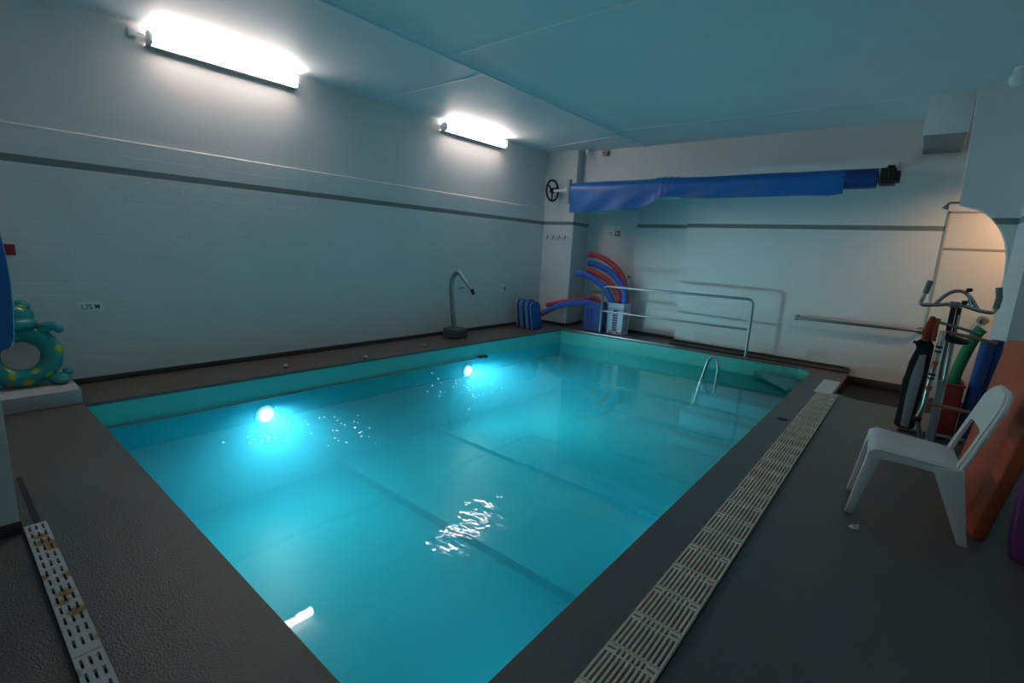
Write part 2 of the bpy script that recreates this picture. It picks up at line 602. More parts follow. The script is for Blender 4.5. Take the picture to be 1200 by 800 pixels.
# sunken strip in front of the back door
mb = MB()
mb.quad((-0.6, 6.4, -0.17), (1.3, 6.4, -0.17), (1.3, 8.2, -0.17), (-0.6, 8.2, -0.17))
for (x0, y0), (x1, y1) in (((1.3, 6.50), (-0.33, 6.45)), ((-0.33, 6.45), (-0.52, 6.60)), ((-0.52, 6.60), (-0.52, 8.2))):
    mb.quad((x0, y0, -0.17), (x1, y1, -0.17), (x1, y1, -0.028), (x0, y0, -0.028))
struct(mb.build('floor_sunken', M['pit'], smooth=False))

# walls
def wall(name, pts, z0, z1, material):
    mb = MB()
    for (a, b) in zip(pts, pts[1:]):
        mb.quad((a[0], a[1], z0), (b[0], b[1], z0), (b[0], b[1], z1), (a[0], a[1], z1))
    return struct(mb.build(name, material, smooth=False))

mb = MB()
RZ = 2.228
mb.quad((XL, -3.3, 0), (XL, 7.96, 0), (XL, 7.96, RZ), (XL, -3.3, RZ))
mb.quad((XL, -3.3, RZ), (XL, 7.96, RZ), (XL - 0.022, 7.96, RZ + 0.012), (XL - 0.022, -3.3, RZ + 0.012))
mb.quad((XL - 0.022, -3.3, RZ + 0.012), (XL - 0.022, 7.96, RZ + 0.012), (XL - 0.022, 7.96, H), (XL - 0.022, -3.3, H))
struct(mb.build('wall_left', M['wall_left'], smooth=False))
wall('wall_corner', [(XL - 0.03, 7.95), (-5.20, 7.95), (-5.145, 7.965), (-5.14, 8.0), (-5.24, 8.75)], 0, H, M['wall_plain'])
NT_Z = 2.42
mb = MB()
for a, b, z0, z1 in (((-5.24, 8.75), (-4.10, 8.75), 0, NT_Z), ((-4.10, 8.75), (-4.085, 8.45), 0, NT_Z), ((-5.18, 8.16), (-3.055, 8.16), NT_Z, H)):
    mb.quad((*a, z0), (*b, z0), (*b, z1), (*a, z1))
mb.quad((-5.24, 8.16, NT_Z), (-3.055, 8.16, NT_Z), (-3.055, 8.76, NT_Z), (-5.24, 8.76, NT_Z))
struct(mb.build('wall_niche', M['wall_nostripe'], smooth=False))
wall('wall_recess', [(-4.085, 8.45), (-3.055, 8.45), (-3.055, 8.16)], 0, NT_Z, M['wall_back'])
wall('wall_back', [(-3.055, 8.16), (1.32, 8.16)], -0.2, H, M['wall_back'])
wall('wall_passage', [(1.3, 8.2), (1.3, 7.02), (0.9, 7.02)], -0.2, H, M['wall_nostripe'])
wall('wall_right', [(1.1, 5.95), (1.1, -3.3)], 0, H, M['wall_plain'])
wall('wall_front', [(1.15, -3.2), (XL - 0.1, -3.2)], 0, H, M['wall_plain'])

# header with the arched corner and the pier it lands on
mb = MB()
arch = [(0.168, H), (0.215, 2.125), (0.285, 2.10), (0.384, 2.068), (0.445, 2.025), (0.494, 1.976), (0.54, 1.915), (0.576, 1.853), (0.607, 1.785),
        (0.632, 1.706), (0.653, 1.60), (0.668, 1.45), (0.672, 1.30), (0.672, -0.17), (1.12, -0.17), (1.12, H)]
tmpb = [(x, z) for x, z in arch]
mb.prism(tmpb, 6.90, 7.04, 'XZ')
mb.box((0.672, 5.90, -0.03), (1.14, 6.91, H))
struct(mb.build('wall_arch', M['wall_plain'], smooth=False))

# near left pillar
mb = MB()
mb.box((-3.75, -0.9, 0.05), (-3.085, 0.172, H))
struct(mb.build('wall_pillar', M['wall_nostripe'], smooth=False))
mb = MB()
mb.box((-3.76, -0.906, 0.0), (-3.079, 0.178, 0.06), 0.004)
struct(mb.build('baseboard_pillar', M['base']))

# ceiling and its beads
mb = MB()
mb.quad((XL - 0.1, -3.3, H), (XL - 0.1, 8.8, H), (1.4, 8.8, H), (1.4, -3.3, H))
struct(mb.build('ceiling', M['ceiling'], smooth=False))
def bead(n, a, b, r, m=M['bead']):
    mb = MB()
    mb.tube([a, b], r, 10, flat=(0.6, 1.0))
    struct(mb.build('trim_%d' % n, m))
bead(1, (-3.93, -3.2, H), (-3.93, 8.4, H), 0.024, M['ceiling'])
bead(2, (-3.90, 3.58, H), (0.66, 3.58, H), 0.011)
bead(3, (-5.80, 4.13, H), (-3.95, 4.13, H), 0.011)
bead(4, (-5.80, 7.62, H), (-3.95, 7.28, H), 0.011)
bead(5, (-3.90, 6.99, H), (-0.21, 7.12, H), 0.011)
mb = MB()
mb.box((-0.205, 7.06, 2.865), (0.168, 8.16, H), 0.004)
struct(mb.build('ceiling_bulkhead', M['wall_nostripe']))

# baseboards
def baseboard(name, pts, z0, z1, t=0.014):
    mb = MB()
    for a, b in zip(pts, pts[1:]):
        d = (Vector(b) - Vector(a)).normalized()
        nrm = Vector((d.y, -d.x)) * t
        p = [Vector(a), Vector(b), Vector(b) + nrm, Vector(a) + nrm]
        mb.prism([(q.x, q.y) for q in p], z0, z1, 'XY', 0.003)
    return struct(mb.build(name, M['base']))
baseboard('baseboard_left', [(XL, -3.2), (XL, 7.95)], 0.0, 0.056)
baseboard('baseboard_corner', [(XL, 7.95), (-5.15, 7.95), (-5.13, 8.02), (-5.23, 8.74)], 0.0, 0.056)
baseboard('baseboard_recess', [(-4.085, 8.45), (-3.055, 8.45), (-3.055, 8.16)], 0.0, 0.05)
baseboard('baseboard_back', [(-3.055, 8.16), (-0.545, 8.16)], 0.0, 0.056, 0.03)
mb = MB(); mb.box((-3.05, 7.94, 0.0), (-0.52, 8.14, 0.028), 0.012, 3)
struct(mb.build('trim_7', M['base']))
mb = MB(); mb.box((-0.195, 7.075, 2.858), (0.16, 8.15, 2.866), 0.002)  # thin dark sheet, painted shade for the bulkhead underside
struct(mb.build('trim_6', M['underside_shade']))
mb = MB()
mb.box((-0.60, 8.03, -0.15), (-0.515, 8.16, 0.058), 0.03, 4)
struct(mb.build('baseboard_end', M['base']))
baseboard('baseboard_passage', [(-0.52, 8.16), (0.16, 8.16)], -0.17, -0.063, 0.02)

# pool basin
def bottom_z(y):
    return -1.29 if y < 3.0 else (-1.20 if y < 4.52 else -1.16)
mb = MB()
n = len(POOL)
cx_, cy_ = -3.0, 4.2
POOLW = [(x + (0.006 if x > cx_ else -0.006), y + (0.006 if y > cy_ else -0.006)) for x, y in POOL]
for i in range(n):
    (x0, y0), (x1, y1) = POOLW[i], POOLW[(i + 1) % n]
    mb.mi = 1
    mb.quad((x0, y0, -0.03), (x1, y1, -0.03), (x1, y1, WATER_Z), (x0, y0, WATER_Z))
    mb.mi = 0
    mb.quad((x0, y0, WATER_Z), (x1, y1, WATER_Z), (x1, y1, -1.5), (x0, y0, -1.5))
mb.mi = 0
for y0, y1 in ((0.5, 3.0), (3.0, 4.52), (4.52, 8.0)):
    z = bottom_z((y0 + y1) / 2)
    mb.quad((-5.3, y0, z), (-0.7, y0, z), (-0.7, y1, z), (-5.3, y1, z))
mb.mi = 2
mb.quad((-5.3, 3.0, -1.29), (-0.7, 3.0, -1.29), (-0.7, 3.0, -1.20), (-5.3, 3.0, -1.20))
mb.mi = 0
mb.quad((-5.3, 4.52, -1.20), (-0.7, 4.52, -1.20), (-0.7, 4.52, -1.16), (-5.3, 4.52, -1.16))
struct(mb.build('pool_basin', [M['pool'], M['pool_edge'], M['pool_line']], smooth=False))

# entry steps in the far right corner
mb = MB()
for k, (yy, z) in enumerate(((7.25, -0.50), (6.85, -0.72), (6.45, -0.94))):
    mb.mi = 0
    mb.box((-2.35, yy, -1.12), (-0.90, 7.9, z), 0.01)
    mb.mi = 1
    mb.box((-2.35, yy - 0.005, z - 0.05), (-0.92, yy + 0.05, z + 0.004), 0.004)
struct(mb.build('pool_steps', [M['pool'], M['pool_line']]))
mb = MB()
mb.prism([(-1.66, 7.80), (-1.10, 7.16), (-0.92, 7.17), (-0.93, 7.75)], -0.22, -0.16, 'XY', 0.008)
struct(mb.build('pool_corner_ledge', mat('ledge_paint', (0.06, 0.26, 0.25), 0.5)))

# water: one closed body, the surface on top, hazy water inside
mb = MB()
top_v = [mb.bm.verts.new((x, y, WATER_Z)) for x, y in POOL]
low_v = [mb.bm.verts.new((x, y, -1.60)) for x, y in POOL]
f = mb.bm.faces.new(top_v); f.material_index = 0
f = mb.bm.faces.new(low_v); f.material_index = 1
for i in range(len(POOL)):
    j = (i + 1) % len(POOL)
    f = mb.bm.faces.new((top_v[i], top_v[j], low_v[j], low_v[i])); f.material_index = 1
bmesh.ops.recalc_face_normals(mb.bm, faces=mb.bm.faces)
water = mb.build('pool_water', [M['water'], M['water_side']], smooth=False)
tag(water, 'still hazy turquoise water filling the rectangular indoor pool', 'water', kind='stuff')

# bubbles given a glow of their own, standing in for glints on the water
mb = MB()
rb = random.Random(3)
for cx, cy, sx, sy, nn in ((-4.05, 4.05, 0.55, 0.35, 34), (-3.75, 2.25, 0.50, 0.22, 26), (-4.10, 1.80, 0.16, 0.28, 16)):
    for k in range(nn):
        r = rb.uniform(0.005, 0.012)
        mb.ellipsoid((cx + rb.gauss(0, sx * 0.6), cy + rb.gauss(0, sy * 0.6), WATER_Z + 0.001), (r, r, r * 0.5), seg=8, rings=5)
tag(mb.build('bubbles', M['bubble']), 'tiny glowing white bubbles standing in for glints near the underwater lamps', 'bubbles', kind='stuff')

# steel strip along the far pool edge
mb = MB()
fe = [(-4.93, 7.60), (-4.26, 7.68), (-2.88, 7.765)]
for a, b in zip(fe, fe[1:]):
    mb.prism([(a[0], a[1] - 0.015), (b[0], b[1] - 0.015), (b[0], b[1] + 0.02), (a[0], a[1] + 0.02)], 0.0, 0.012, 'XY')
struct(mb.build('trim_pool_edge', M['steel_dull']))

# ------------------------------------------------------------------ doors
d = MB(); d.box((-5.20, 8.69, 0.02), (-4.14, 8.735, 2.22), 0.004)
door1 = struct(d.build('door_1', M['door']))
d = MB(); d.box((-5.24, 8.66, 0.0), (-5.19, 8.75, 2.27), 0.004); d.box((-4.15, 8.66, 0.0), (-4.10, 8.75, 2.27), 0.004); d.box((-5.24, 8.66, 2.22), (-4.10, 8.75, 2.27), 0.004)
d.build('door_frame', M['door'], door1)
d = MB(); d.lathe((-4.24, 8.69, 1.02), [(0.026, 0.0), (0.026, -0.01), (0.012, -0.012), (0.012, -0.04), (0.026, -0.05), (0.026, -0.065), (0.01, -0.07)], 20, 'Y')
d.build('door_knob', M['steel'], door1)
# back right door under the arch
d = MB(); d.box((0.185, 8.150, -0.15), (1.05, 8.165, 2.14), 0.002)
door2 = struct(d.build('door_2', M['door_warm']))
d = MB(); d.box((0.165, 8.146, -0.17), (0.185, 8.165, 2.17), 0.002); d.box((0.165, 8.146, 2.14), (1.08, 8.165, 2.165), 0.002); d.box((1.05, 8.146, -0.17), (1.08, 8.165, 2.17), 0.002)
d.build('door_frame', M['trimline'], door2)
d = MB(); d.box((0.19, 8.140, 1.705), (1.045, 8.151, 1.73), 0.003)
d.build('rail', M['trimline'], door2)
d = MB(); d.lathe((0.69, 8.15, 0.886), [(0.055, 0.0), (0.055, -0.008), (0.022, -0.012), (0.020, -0.04), (0.050, -0.055), (0.054, -0.075), (0.040, -0.092), (0.015, -0.096)], 28, 'Y')
d.build('door_knob', M['steel'], door2)

# ------------------------------------------------------------------ lamps
def fluorescent(y0, y1, z, label, tube='lamp_tube'):
    t = thing('fluorescent_light', label, 'light', (XL - 0.02, (y0 + y1) / 2, z), 'fluorescent lights high on the left wall')
    b = MB(); b.box((XL - 0.022, y0 + 0.01, z - 0.030), (XL + 0.045, y1 - 0.01, z + 0.040), 0.006); b.build('housing', M['white_gloss'], t)
    b = MB()
    prof = [(XL + 0.045, z - 0.055), (XL + 0.100, z - 0.054), (XL + 0.118, z - 0.03), (XL + 0.118, z + 0.03), (XL + 0.100, z + 0.056), (XL + 0.045, z + 0.058)]
    b.prism(prof, y0 + 0.03, y1 - 0.03, 'XZ')
    b.build('diffuser', M[tube], t, angle=20)
    for ya, yb in ((y0, y0 + 0.03), (y1 - 0.03, y1)):
        b = MB(); b.prism([(XL + 0.01, z - 0.060), (XL + 0.104, z - 0.058), (XL + 0.122, z - 0.032), (XL + 0.122, z + 0.032), (XL + 0.104, z + 0.060), (XL + 0.01, z + 0.062)], ya, yb, 'XZ', 0.004)
        b.build('end_cap', M['white_gloss'], t)
    b = MB(); b.box((XL - 0.02, y0, z - 0.066), (XL + 0.068, y1, z - 0.054), 0.003)
    b.build('lower_rim', M['grey_plate'], t)
    return t
fluorescent(1.57, 2.99, 3.16, 'lit fluorescent wall light nearest the camera, high on the left wall')
fluorescent(5.21, 6.62, 3.165, 'lit fluorescent wall light near the far corner above the pool spout')
fluorescent(-2.07, -0.65, 3.16, 'added unseen fluorescent fill light on the left wall behind the near left pillar', 'fill_tube')  # added out of view as neutral fill for the room
b = MB(); b.box((XL - 0.022, 1.44, 3.15), (XL + 0.03, 1.51, 3.22), 0.008); b.tube([(XL + 0.005, 1.50, 3.19), (XL + 0.02, 1.56, 3.19)], 0.008)
tag(b.build('junction_box', M['white_gloss']), 'small white junction box at the near end of the nearer wall light', 'junction box')

def pool_lamp(y, label):
    t = thing('underwater_lamp', label, 'pool lamp', (-5.09, y, -0.42), 'lit underwater lamps in the left pool wall')
    xw = -5.13 + (y - 0.75) / 6.82 * 0.14
    b = MB(); b.torus((xw + 0.012, y, -0.42), 0.105, 0.014, 'X', 32, 10); b.build('ring', M['steel'], t)
    b = MB(); b.lathe((xw, y, -0.42), [(0.10, 0.0), (0.10, 0.012), (0.088, 0.020), (0.07, 0.028), (0.05, 0.033), (0.03, 0.036), (0.015, 0.037), (0.003, 0.037)], 28, 'X'); ln = b.build('lens', M['uw_lamp'], t)
    at = ln.data.attributes.new('glow', 'FLOAT', 'POINT')
    for v in ln.data.vertices:
        at.data[v.index].value = max(0.02, 1 - math.hypot(v.co.y - y, v.co.z + 0.42) / 0.10)
pool_lamp(2.18, 'bright underwater lamp in the left pool wall nearer the camera')
pool_lamp(5.15, 'bright underwater lamp in the left pool wall below the spout')

b = MB(); b.lathe((0.42, 6.50, H), [(0.05, 0.0), (0.05, -0.03), (0.04, -0.035)], 24)
t = thing('ceiling_globe', 'round white ceiling globe lamp in the upper right corner', 'lamp', (0.42, 6.50, H))
b.build('fitting', M['white_gloss'], t)
b = MB(); b.ellipsoid((0.42, 6.50, H - 0.095), (0.075, 0.075, 0.075)); b.build('globe', M['globe'], t)

# floating line along the left pool wall
b = MB()
pts = []
for k in range(30):
    s = k / 29
    y = 0.80 + s * 4.62
    pts.append((-5.115 + (y - 0.75) / 6.82 * 0.14 + 0.012 * math.sin(9 * s), y, WATER_Z + 0.004 + 0.002 * math.sin(31 * s)))
b.tube(pts, 0.010, 8)
t = tag(b.build('pool_rope', M['steel_dull']), 'thin dark rope floating along the left pool wall', 'rope')
b = MB(); b.tube([(-5.02, 5.38, WATER_Z + 0.01), (-5.0, 5.47, WATER_Z + 0.012), (-4.97, 5.52, WATER_Z + 0.008)], 0.02, 8); b.build('end_float', M['black'], t)

# ------------------------------------------------------------------ grates
def grate_grid(x0, y0, x1, y1, xs, ys, hole, z, th, name, material, parent):
    b = MB()
    b.sheet(lambda u, v: Vector((x0 + (x1 - x0) * u, y0 + (y1 - y0) * v, z)), xs, ys, -th, lambda i, j: not hole(i, j))
    return b.build(name, material, parent, smooth=False)

t = thing('overflow_grate', 'long beige slotted grate strip in the floor right of the pool', 'grate', ((GR[0] + GR[2]) / 2, 3.6, 0))
b = MB()
b.box((GR[0], GR[1], -0.09), (GR[2], GR[3], -0.08))
b.box((GR[0] - 0.004, GR[1], -0.08), (GR[0], GR[3], -0.005)); b.box((GR[2], GR[1], -0.08), (GR[2] + 0.004, GR[3], -0.005))
b.box((GR[0], GR[1] - 0.004, -0.08), (GR[2], GR[1], -0.005)); b.box((GR[0], GR[3], -0.08), (GR[2], GR[3] + 0.004, -0.005))
b.build('channel', M['channel'], t)
NS = 10
xs, hx = [0.0], []
bw, cw = 0.046, (1 - 0.046 * (NS + 1)) / NS
for k in range(NS):
    xs.append(xs[-1] + bw); xs.append(xs[-1] + cw)
xs.append(1.0)
ys = [0.0, 0.03, 0.775, 0.81, 0.86, 0.915, 0.965, 1.0]
def hole_r(i, j):
    if j == 1:
        return i % 2 == 1
    clip = i <= 4 or i >= 2 * NS - 4
    if clip:
        return j == 4 and i in (1, 2, 3, 2 * NS - 3, 2 * NS - 2, 2 * NS - 1)
    if j in (3, 4, 5):
        return i % 2 == 1
    return False
ML = 0.213
k = 0
proto_m = None
y = GR[3] - ML
while y > GR[1] - 0.01:
    if proto_m is None:
        proto_m = grate_grid(GR[0] + 0.003, y + 0.002, GR[2] - 0.003, y + ML - 0.002, xs, ys, hole_r, 0.006, 0.018, 'grate_module', M['grate'], t)
        y00 = y
    else:
        c = proto_m.copy(); COL.objects.link(c)
        c.location.y = proto_m.location.y + (y - y00)
    y -= ML
b = MB(); b.box((-0.712, 6.43, 0.0), (-0.535, 7.22, 0.014), 0.004, mtx=Matrix.Translation((-0.62, 6.8, 0)) @ Matrix.Rotation(math.radians(0), 4, 'Z') @ Matrix.Translation((0.62, -6.8, 0)))
tag(b.build('channel_cover', M['white_gloss']), 'plain white cover plate at the far end of the beige floor grate', 'cover plate')

t = thing('shower_drain', 'white slotted floor drain with brown stains beside the near left pillar', 'drain', (-2.4, 0.22, 0))
b = MB()
b.box((DR[0], DR[1], -0.09), (DR[2], DR[3], -0.08))
b.box((DR[0], DR[1] - 0.004, -0.08), (DR[2], DR[1], -0.005)); b.box((DR[0], DR[3], -0.08), (DR[2], DR[3] + 0.004, -0.005))
b.box((DR[0] - 0.004, DR[1], -0.08), (DR[0], DR[3], -0.005))
b.build('channel', M['channel'], t)
L = 1.12
nrow = 14
xs = [0.0, 0.018]
for k in range(nrow):
    p = 0.018 + (1 - 0.036) * (k + 1) / nrow
    xs += [p - 0.026, p]
xs[-1] = 0.982
xs.append(1.0)
ys = [0.0, 0.16, 0.26, 0.45, 0.55, 0.74, 0.84, 1.0]
def hole_l(i, j):
    return j in (1, 3, 5) and i % 2 == 1 and 1 <= i < 2 * nrow
for k in range(2):
    x0 = DR[0] + k * L
    grate_grid(x0 + 0.002, DR[1] + 0.001, x0 + L - 0.002, DR[3] - 0.001, xs, ys, hole_l, 0.007, 0.016, 'grate_section', M['grate_white'], t)
b = MB(); b.box((-3.80, 0.222, 0.0), (-3.10, 0.246, 0.004))
tag(b.build('floor_groove_strip', M['black']), 'thin dark strip in the floor running behind the near left pillar', 'floor strip')

# ------------------------------------------------------------------ handrails
t = thing('pool_handrail', 'steel two-bar safety handrail on the far pool edge', 'handrail', (-3.05, 7.80, 0))
P1, P2 = Vector((-4.285, 7.775, 0)), Vector((-1.82, 7.865, 0))
def along(s, z): q = P1.lerp(P2, s); return (q.x, q.y, z)
b = MB()
top = [along(0, 0.0), along(0, 0.78)]
for k in range(7):
    a = k / 6 * PI / 2
    top.append(along(0.032 * (1 - math.cos(a)), 0.78 + 0.085 * math.sin(a)))
for k in range(7):
    a = k / 6 * PI / 2
    top.append(along(1 - 0.032 * (1 - math.sin(a)), 0.795 + 0.085 * math.cos(a)))
top.append(along(1, 0.0))
b.tube(top, 0.0215, 14)
b.build('frame', M['steel_dull'], t)
b = MB(); b.tube([along(0, 0.42), along(1, 0.425)], 0.017, 12); b.build('middle_bar', M['steel_dull'], t)
for s in (0, 1):
    b = MB(); b.lathe(along(s, 0.012 if s == 0 else 0.0), [(0.045, 0.0), (0.045, 0.006), (0.03, 0.012)], 20); b.build('foot_flange', M['steel_dull'], t)

t = thing('wall_grab_rail', 'steel grab rail mounted on the white back wall', 'grab rail', (-0.55, 8.16, 0.66))
b = MB(); b.tube([(-1.27, 8.155, 0.665), (-1.27, 8.11, 0.665), (-1.255, 8.09, 0.665), (-1.23, 8.08, 0.665), (0.10, 8.08, 0.675), (0.125, 8.09, 0.675), (0.14, 8.11, 0.675), (0.14, 8.155, 0.675)], 0.021, 14)
b.build('bar', M['steel_dull'], t)
for x, z in ((-1.27, 0.665), (0.14, 0.675)):
    b = MB(); b.lathe((x, 8.16, z), [(0.045, 0.0), (0.045, -0.008), (0.03, -0.014)], 24, 'Y'); b.build('flange', M['steel_dull'], t)

b = MB()
b.tube([(-2.29, 7.22, -0.75), (-2.25, 7.25, -0.40), (-2.223, 7.27, -0.26), (-2.191, 7.28, -0.075), (-2.165, 7.283, 0.0), (-2.126, 7.285, 0.032), (-2.080, 7.285, 0.022), (-2.05, 7.285, -0.02), (-2.026, 7.285, -0.126), (-2.03, 7.285, -0.25), (-2.05, 7.285, -0.75)], 0.024, 12, smooth=4)
tag(b.build('pool_grab_handle', M['steel']), 'curved steel grab handle rising from the water by the pool steps', 'grab handle')

# ------------------------------------------------------------------ swan-neck spout
t = thing('water_spout', 'tall steel swan-neck water spout on a dark block at the left pool edge', 'spout', (-5.52, 5.40, 0))
b = MB(); b.box((-5.66, 5.19, 0.0), (-5.38, 5.50, 0.16), 0.035, 3); b.build('base_block', M['block'], t)
b = MB()
b.tube([(-5.52, 5.34, 0.12), (-5.545, 5.32, 0.30), (-5.575, 5.305, 0.60), (-5.593, 5.30, 0.814), (-5.575, 5.30, 0.91), (-5.53, 5.30, 0.99), (-5.465, 5.30, 1.028), (-5.40, 5.30, 1.022), (-5.345, 5.30, 0.975), (-5.24, 5.30, 0.885), (-5.14, 5.30, 0.795)],
       [0.042, 0.040, 0.036, 0.034, 0.034, 0.034, 0.034, 0.034, 0.032, 0.028, 0.025], 14, smooth=3)
b.build('pipe', M['steel_dull'], t)
b = MB(); b.tube([(-5.145, 5.30, 0.80), (-5.105, 5.30, 0.735)], [0.030, 0.026], 12, hollow=0.7); b.build('nozzle', M['black'], t)

# ------------------------------------------------------------------ pool cover on its roller
t = thing('pool_cover_roller', 'blue pool cover rolled on a long roller high across the back wall', 'pool cover', (-2.85, 7.72, 2.53))
YC, ZC, RR = 7.72, 2.53, 0.122
b = MB(); b.tube([(-5.22, YC, ZC), (-0.50, YC, ZC)], 0.04, 16); b.build('roller_tube', M['white_gloss'], t)
keys = [(-5.03, 2.125), (-4.7, 2.135), (-4.3, 2.155), (-3.9, 2.18), (-3.72, 2.195), (-3.58, 2.22), (-3.47, 2.27), (-3.38, 2.325), (-3.30, 2.355), (-3.16, 2.36), (-3.02, 2.35), (-3.0, 2.335), (-2.6, 2.325), (-2.0, 2.325), (-1.4, 2.33), (-1.05, 2.325), (-0.96, 2.335), (-0.90, 2.35)]
def zb(x):
    for (a, za), (c, zc) in zip(keys, keys[1:]):
        if a <= x <= c:
            return za + (zc - za) * (x - a) / (c - a)
    return keys[0][1] if x < keys[0][0] else keys[-1][1]
def cover_profile(x, rr, zbot):
    pr = []
    for k in range(21):
        a = math.radians(-110 + 290 * k / 20)      # from under the back, over the top, to the front
        wob = 1 + 0.02 * math.sin(5 * x + 3 * a)
        pr.append((YC + rr * wob * math.cos(a), ZC + rr * wob * math.sin(a)))
    yf = pr[-1][0]
    for k in range(1, 9):
        s = k / 8
        pr.append((yf + 0.012 * math.sin(9 * x + 4 * s) * s + 0.02 * s, ZC + (zbot - ZC) * s))
    pr.append((pr[-1][0] + 0.018, zbot + 0.002))
    for k in range(7, 2, -1):
        s = k / 8
        pr.append((yf + 0.012 * math.sin(9 * x + 4 * s) * s + 0.02 * s + 0.02, ZC + (zbot - ZC) * s))
    return pr
b = MB()
rows = []
xv = [-5.06, -5.045, -5.03] + [-5.0 + 4.09 * k / 130 for k in range(131)]
for x in xv:
    rr = RR
    if x < -5.03: rr = RR * 0.93
    if -3.55 < x < -3.0:
        rr = RR + 0.018 * math.sin((x + 3.55) / 0.55 * PI) + 0.006 * math.sin(60 * x)
    z_ = zb(x)
    if x < -5.03: z_ = 2.42
    rows.append([b.bm.verts.new((x, py, pz)) for py, pz in cover_profile(x, rr, z_)])
for r0, r1 in zip(rows, rows[1:]):
    m_ = len(r0)
    for k in range(m_):
        b.bm.faces.new((r0[k], r0[(k + 1) % m_], r1[(k + 1) % m_], r1[k]))
b.bm.faces.new(rows[0]); b.bm.faces.new(rows[-1])
bmesh.ops.recalc_face_normals(b.bm, faces=b.bm.faces)
b.build('cover_sheet', M['cover'], t, angle=60)
b = MB(); b.lathe((-0.96, YC, ZC), [(0.05, 0.0), (0.119, 0.0), (0.121, 0.1), (0.119, 0.38), (0.05, 0.385)], 32, 'X'); b.build('inner_roll', M['cover_shaded'], t)
w_ = thing('hand_wheel', None, None)
COL.objects.unlink(w_); bpy.data.objects.remove(w_)
b = MB(); b.torus((-5.50, YC, ZC + 0.005), 0.185, 0.020, 'X', 40, 12)
b.lathe((-5.53, YC, ZC + 0.005), [(0.05, 0.0), (0.05, 0.06), (0.03, 0.07)], 20, 'X')
for k in range(3):
    a = k * 2 * PI / 3 + 0.5
    b.tube([(-5.50, YC, ZC + 0.005), (-5.50, YC + 0.18 * math.cos(a), ZC + 0.005 + 0.18 * math.sin(a))], 0.016, 10)
b.build('hand_wheel', M['black'], t)
b = MB(); b.tube([(-5.47, YC, ZC), (-5.06, YC, ZC)], 0.025, 14); b.build('shaft', M['white_gloss'], t)
b = MB(); b.box((-5.16, 7.68, 2.40), (-5.10, 7.76, 2.72), 0.005); b.box((-5.16, 7.74, 2.44), (-5.10, 8.165, 2.50), 0.005); b.box((-5.16, 7.74, 2.30), (-5.11, 7.96, 2.44), 0.005)
b.build('bracket', M['grey_plate'], t)
b = MB(); b.box((-0.50, 7.70, 2.62), (-0.42, 8.16, 2.68), 0.005); b.box((-0.50, 8.13, 2.50), (-0.42, 8.165, 2.78), 0.004); b.box((-0.52, 7.70, 2.60), (-0.40, 7.74, 2.72), 0.004); b.build('bracket', M['white_gloss'], t)
b = MB(); b.box((-0.560, 7.60, 2.445), (-0.40, 7.84, 2.635), 0.012); b.box((-0.41, 7.63, 2.47), (-0.355, 7.80, 2.60), 0.012)
for k in range(4):
    b.box((-0.54 + 0.035 * k, 7.592, 2.46), (-0.525 + 0.035 * k, 7.602, 2.62), 0.002)
b.build('gear_box', M['black'], t)

# ------------------------------------------------------------------ signs, hooks, wall fittings
def text_mesh(name, s, size, material, parent, mtx):
    cu = bpy.data.curves.new(name, 'FONT')
    cu.body = s
    cu.size = size
    cu.extrude = 0.0012
    cu.offset = 0.0003
    cu.align_x = 'CENTER'
    cu.align_y = 'CENTER'
    tmp = bpy.data.objects.new(name, cu)
    COL.objects.link(tmp)
    bpy.context.view_layer.update()
    me = bpy.data.meshes.new_from_object(tmp.evaluated_get(bpy.context.evaluated_depsgraph_get()))
    bpy.data.objects.remove(tmp)
    me.materials.clear(); me.materials.append(material)
    me.transform(mtx)
    o = bpy.data.objects.new(name, me)
    COL.objects.link(o)
    o.parent = parent
    o.matrix_parent_inverse = parent_world(parent).inverted()
    return o
# text frame on the left wall: x -> +Y, y -> +Z, normal +X
LW = Matrix(((0, 0, 1, 0), (1, 0, 0, 0), (0, 1, 0, 0), (0, 0, 0, 1)))
BW = Matrix(((1, 0, 0, 0), (0, 0, -1, 0), (0, 1, 0, 0), (0, 0, 0, 1)))
def depth_sign(y, z, s, label):
    b = MB(); b.box((XL, y - 0.088, z - 0.042), (XL + 0.004, y + 0.088, z + 0.042), 0.001)
    o = tag(b.build('depth_sign', M['white_gloss']), label, 'sign', 'pool depth signs on the left wall')
    tm = text_mesh('lettering', s, 0.064, M['ink'], o, Matrix.Translation((XL + 0.0052, y, z)) @ LW @ Matrix.Diagonal((0.80, 1, 1, 1)))
    tm.data.name = 'lettering'
    return o
depth_sign(0.972, 0.714, '1,75 M', 'small white depth sign reading 1,75 M on the left wall')
depth_sign(5.725, 0.750, '1,50 M', 'small depth sign on the left wall behind the water spout')

t = thing('wall_socket', 'small white socket plate on the left wall left of the kickboards', 'socket', (XL, 6.83, 0.72))
b = MB(); b.box((XL, 6.75, 0.65), (XL + 0.012, 6.91, 0.79), 0.004); b.build('plate', M['white_gloss'], t)
b = MB(); b.lathe((XL + 0.012, 6.84, 0.715), [(0.04, 0.0), (0.04, 0.012), (0.02, 0.016)], 20, 'X'); b.build('cap', M['grey_plate'], t)

b = MB(); b.box((XL, 0.38, 1.175), (XL + 0.01, 0.535, 1.265), 0.003)
t = tag(b.build('red_wall_sign', M['red_sign']), 'small dark red sign on the left wall beside the hanging blue pad', 'sign')

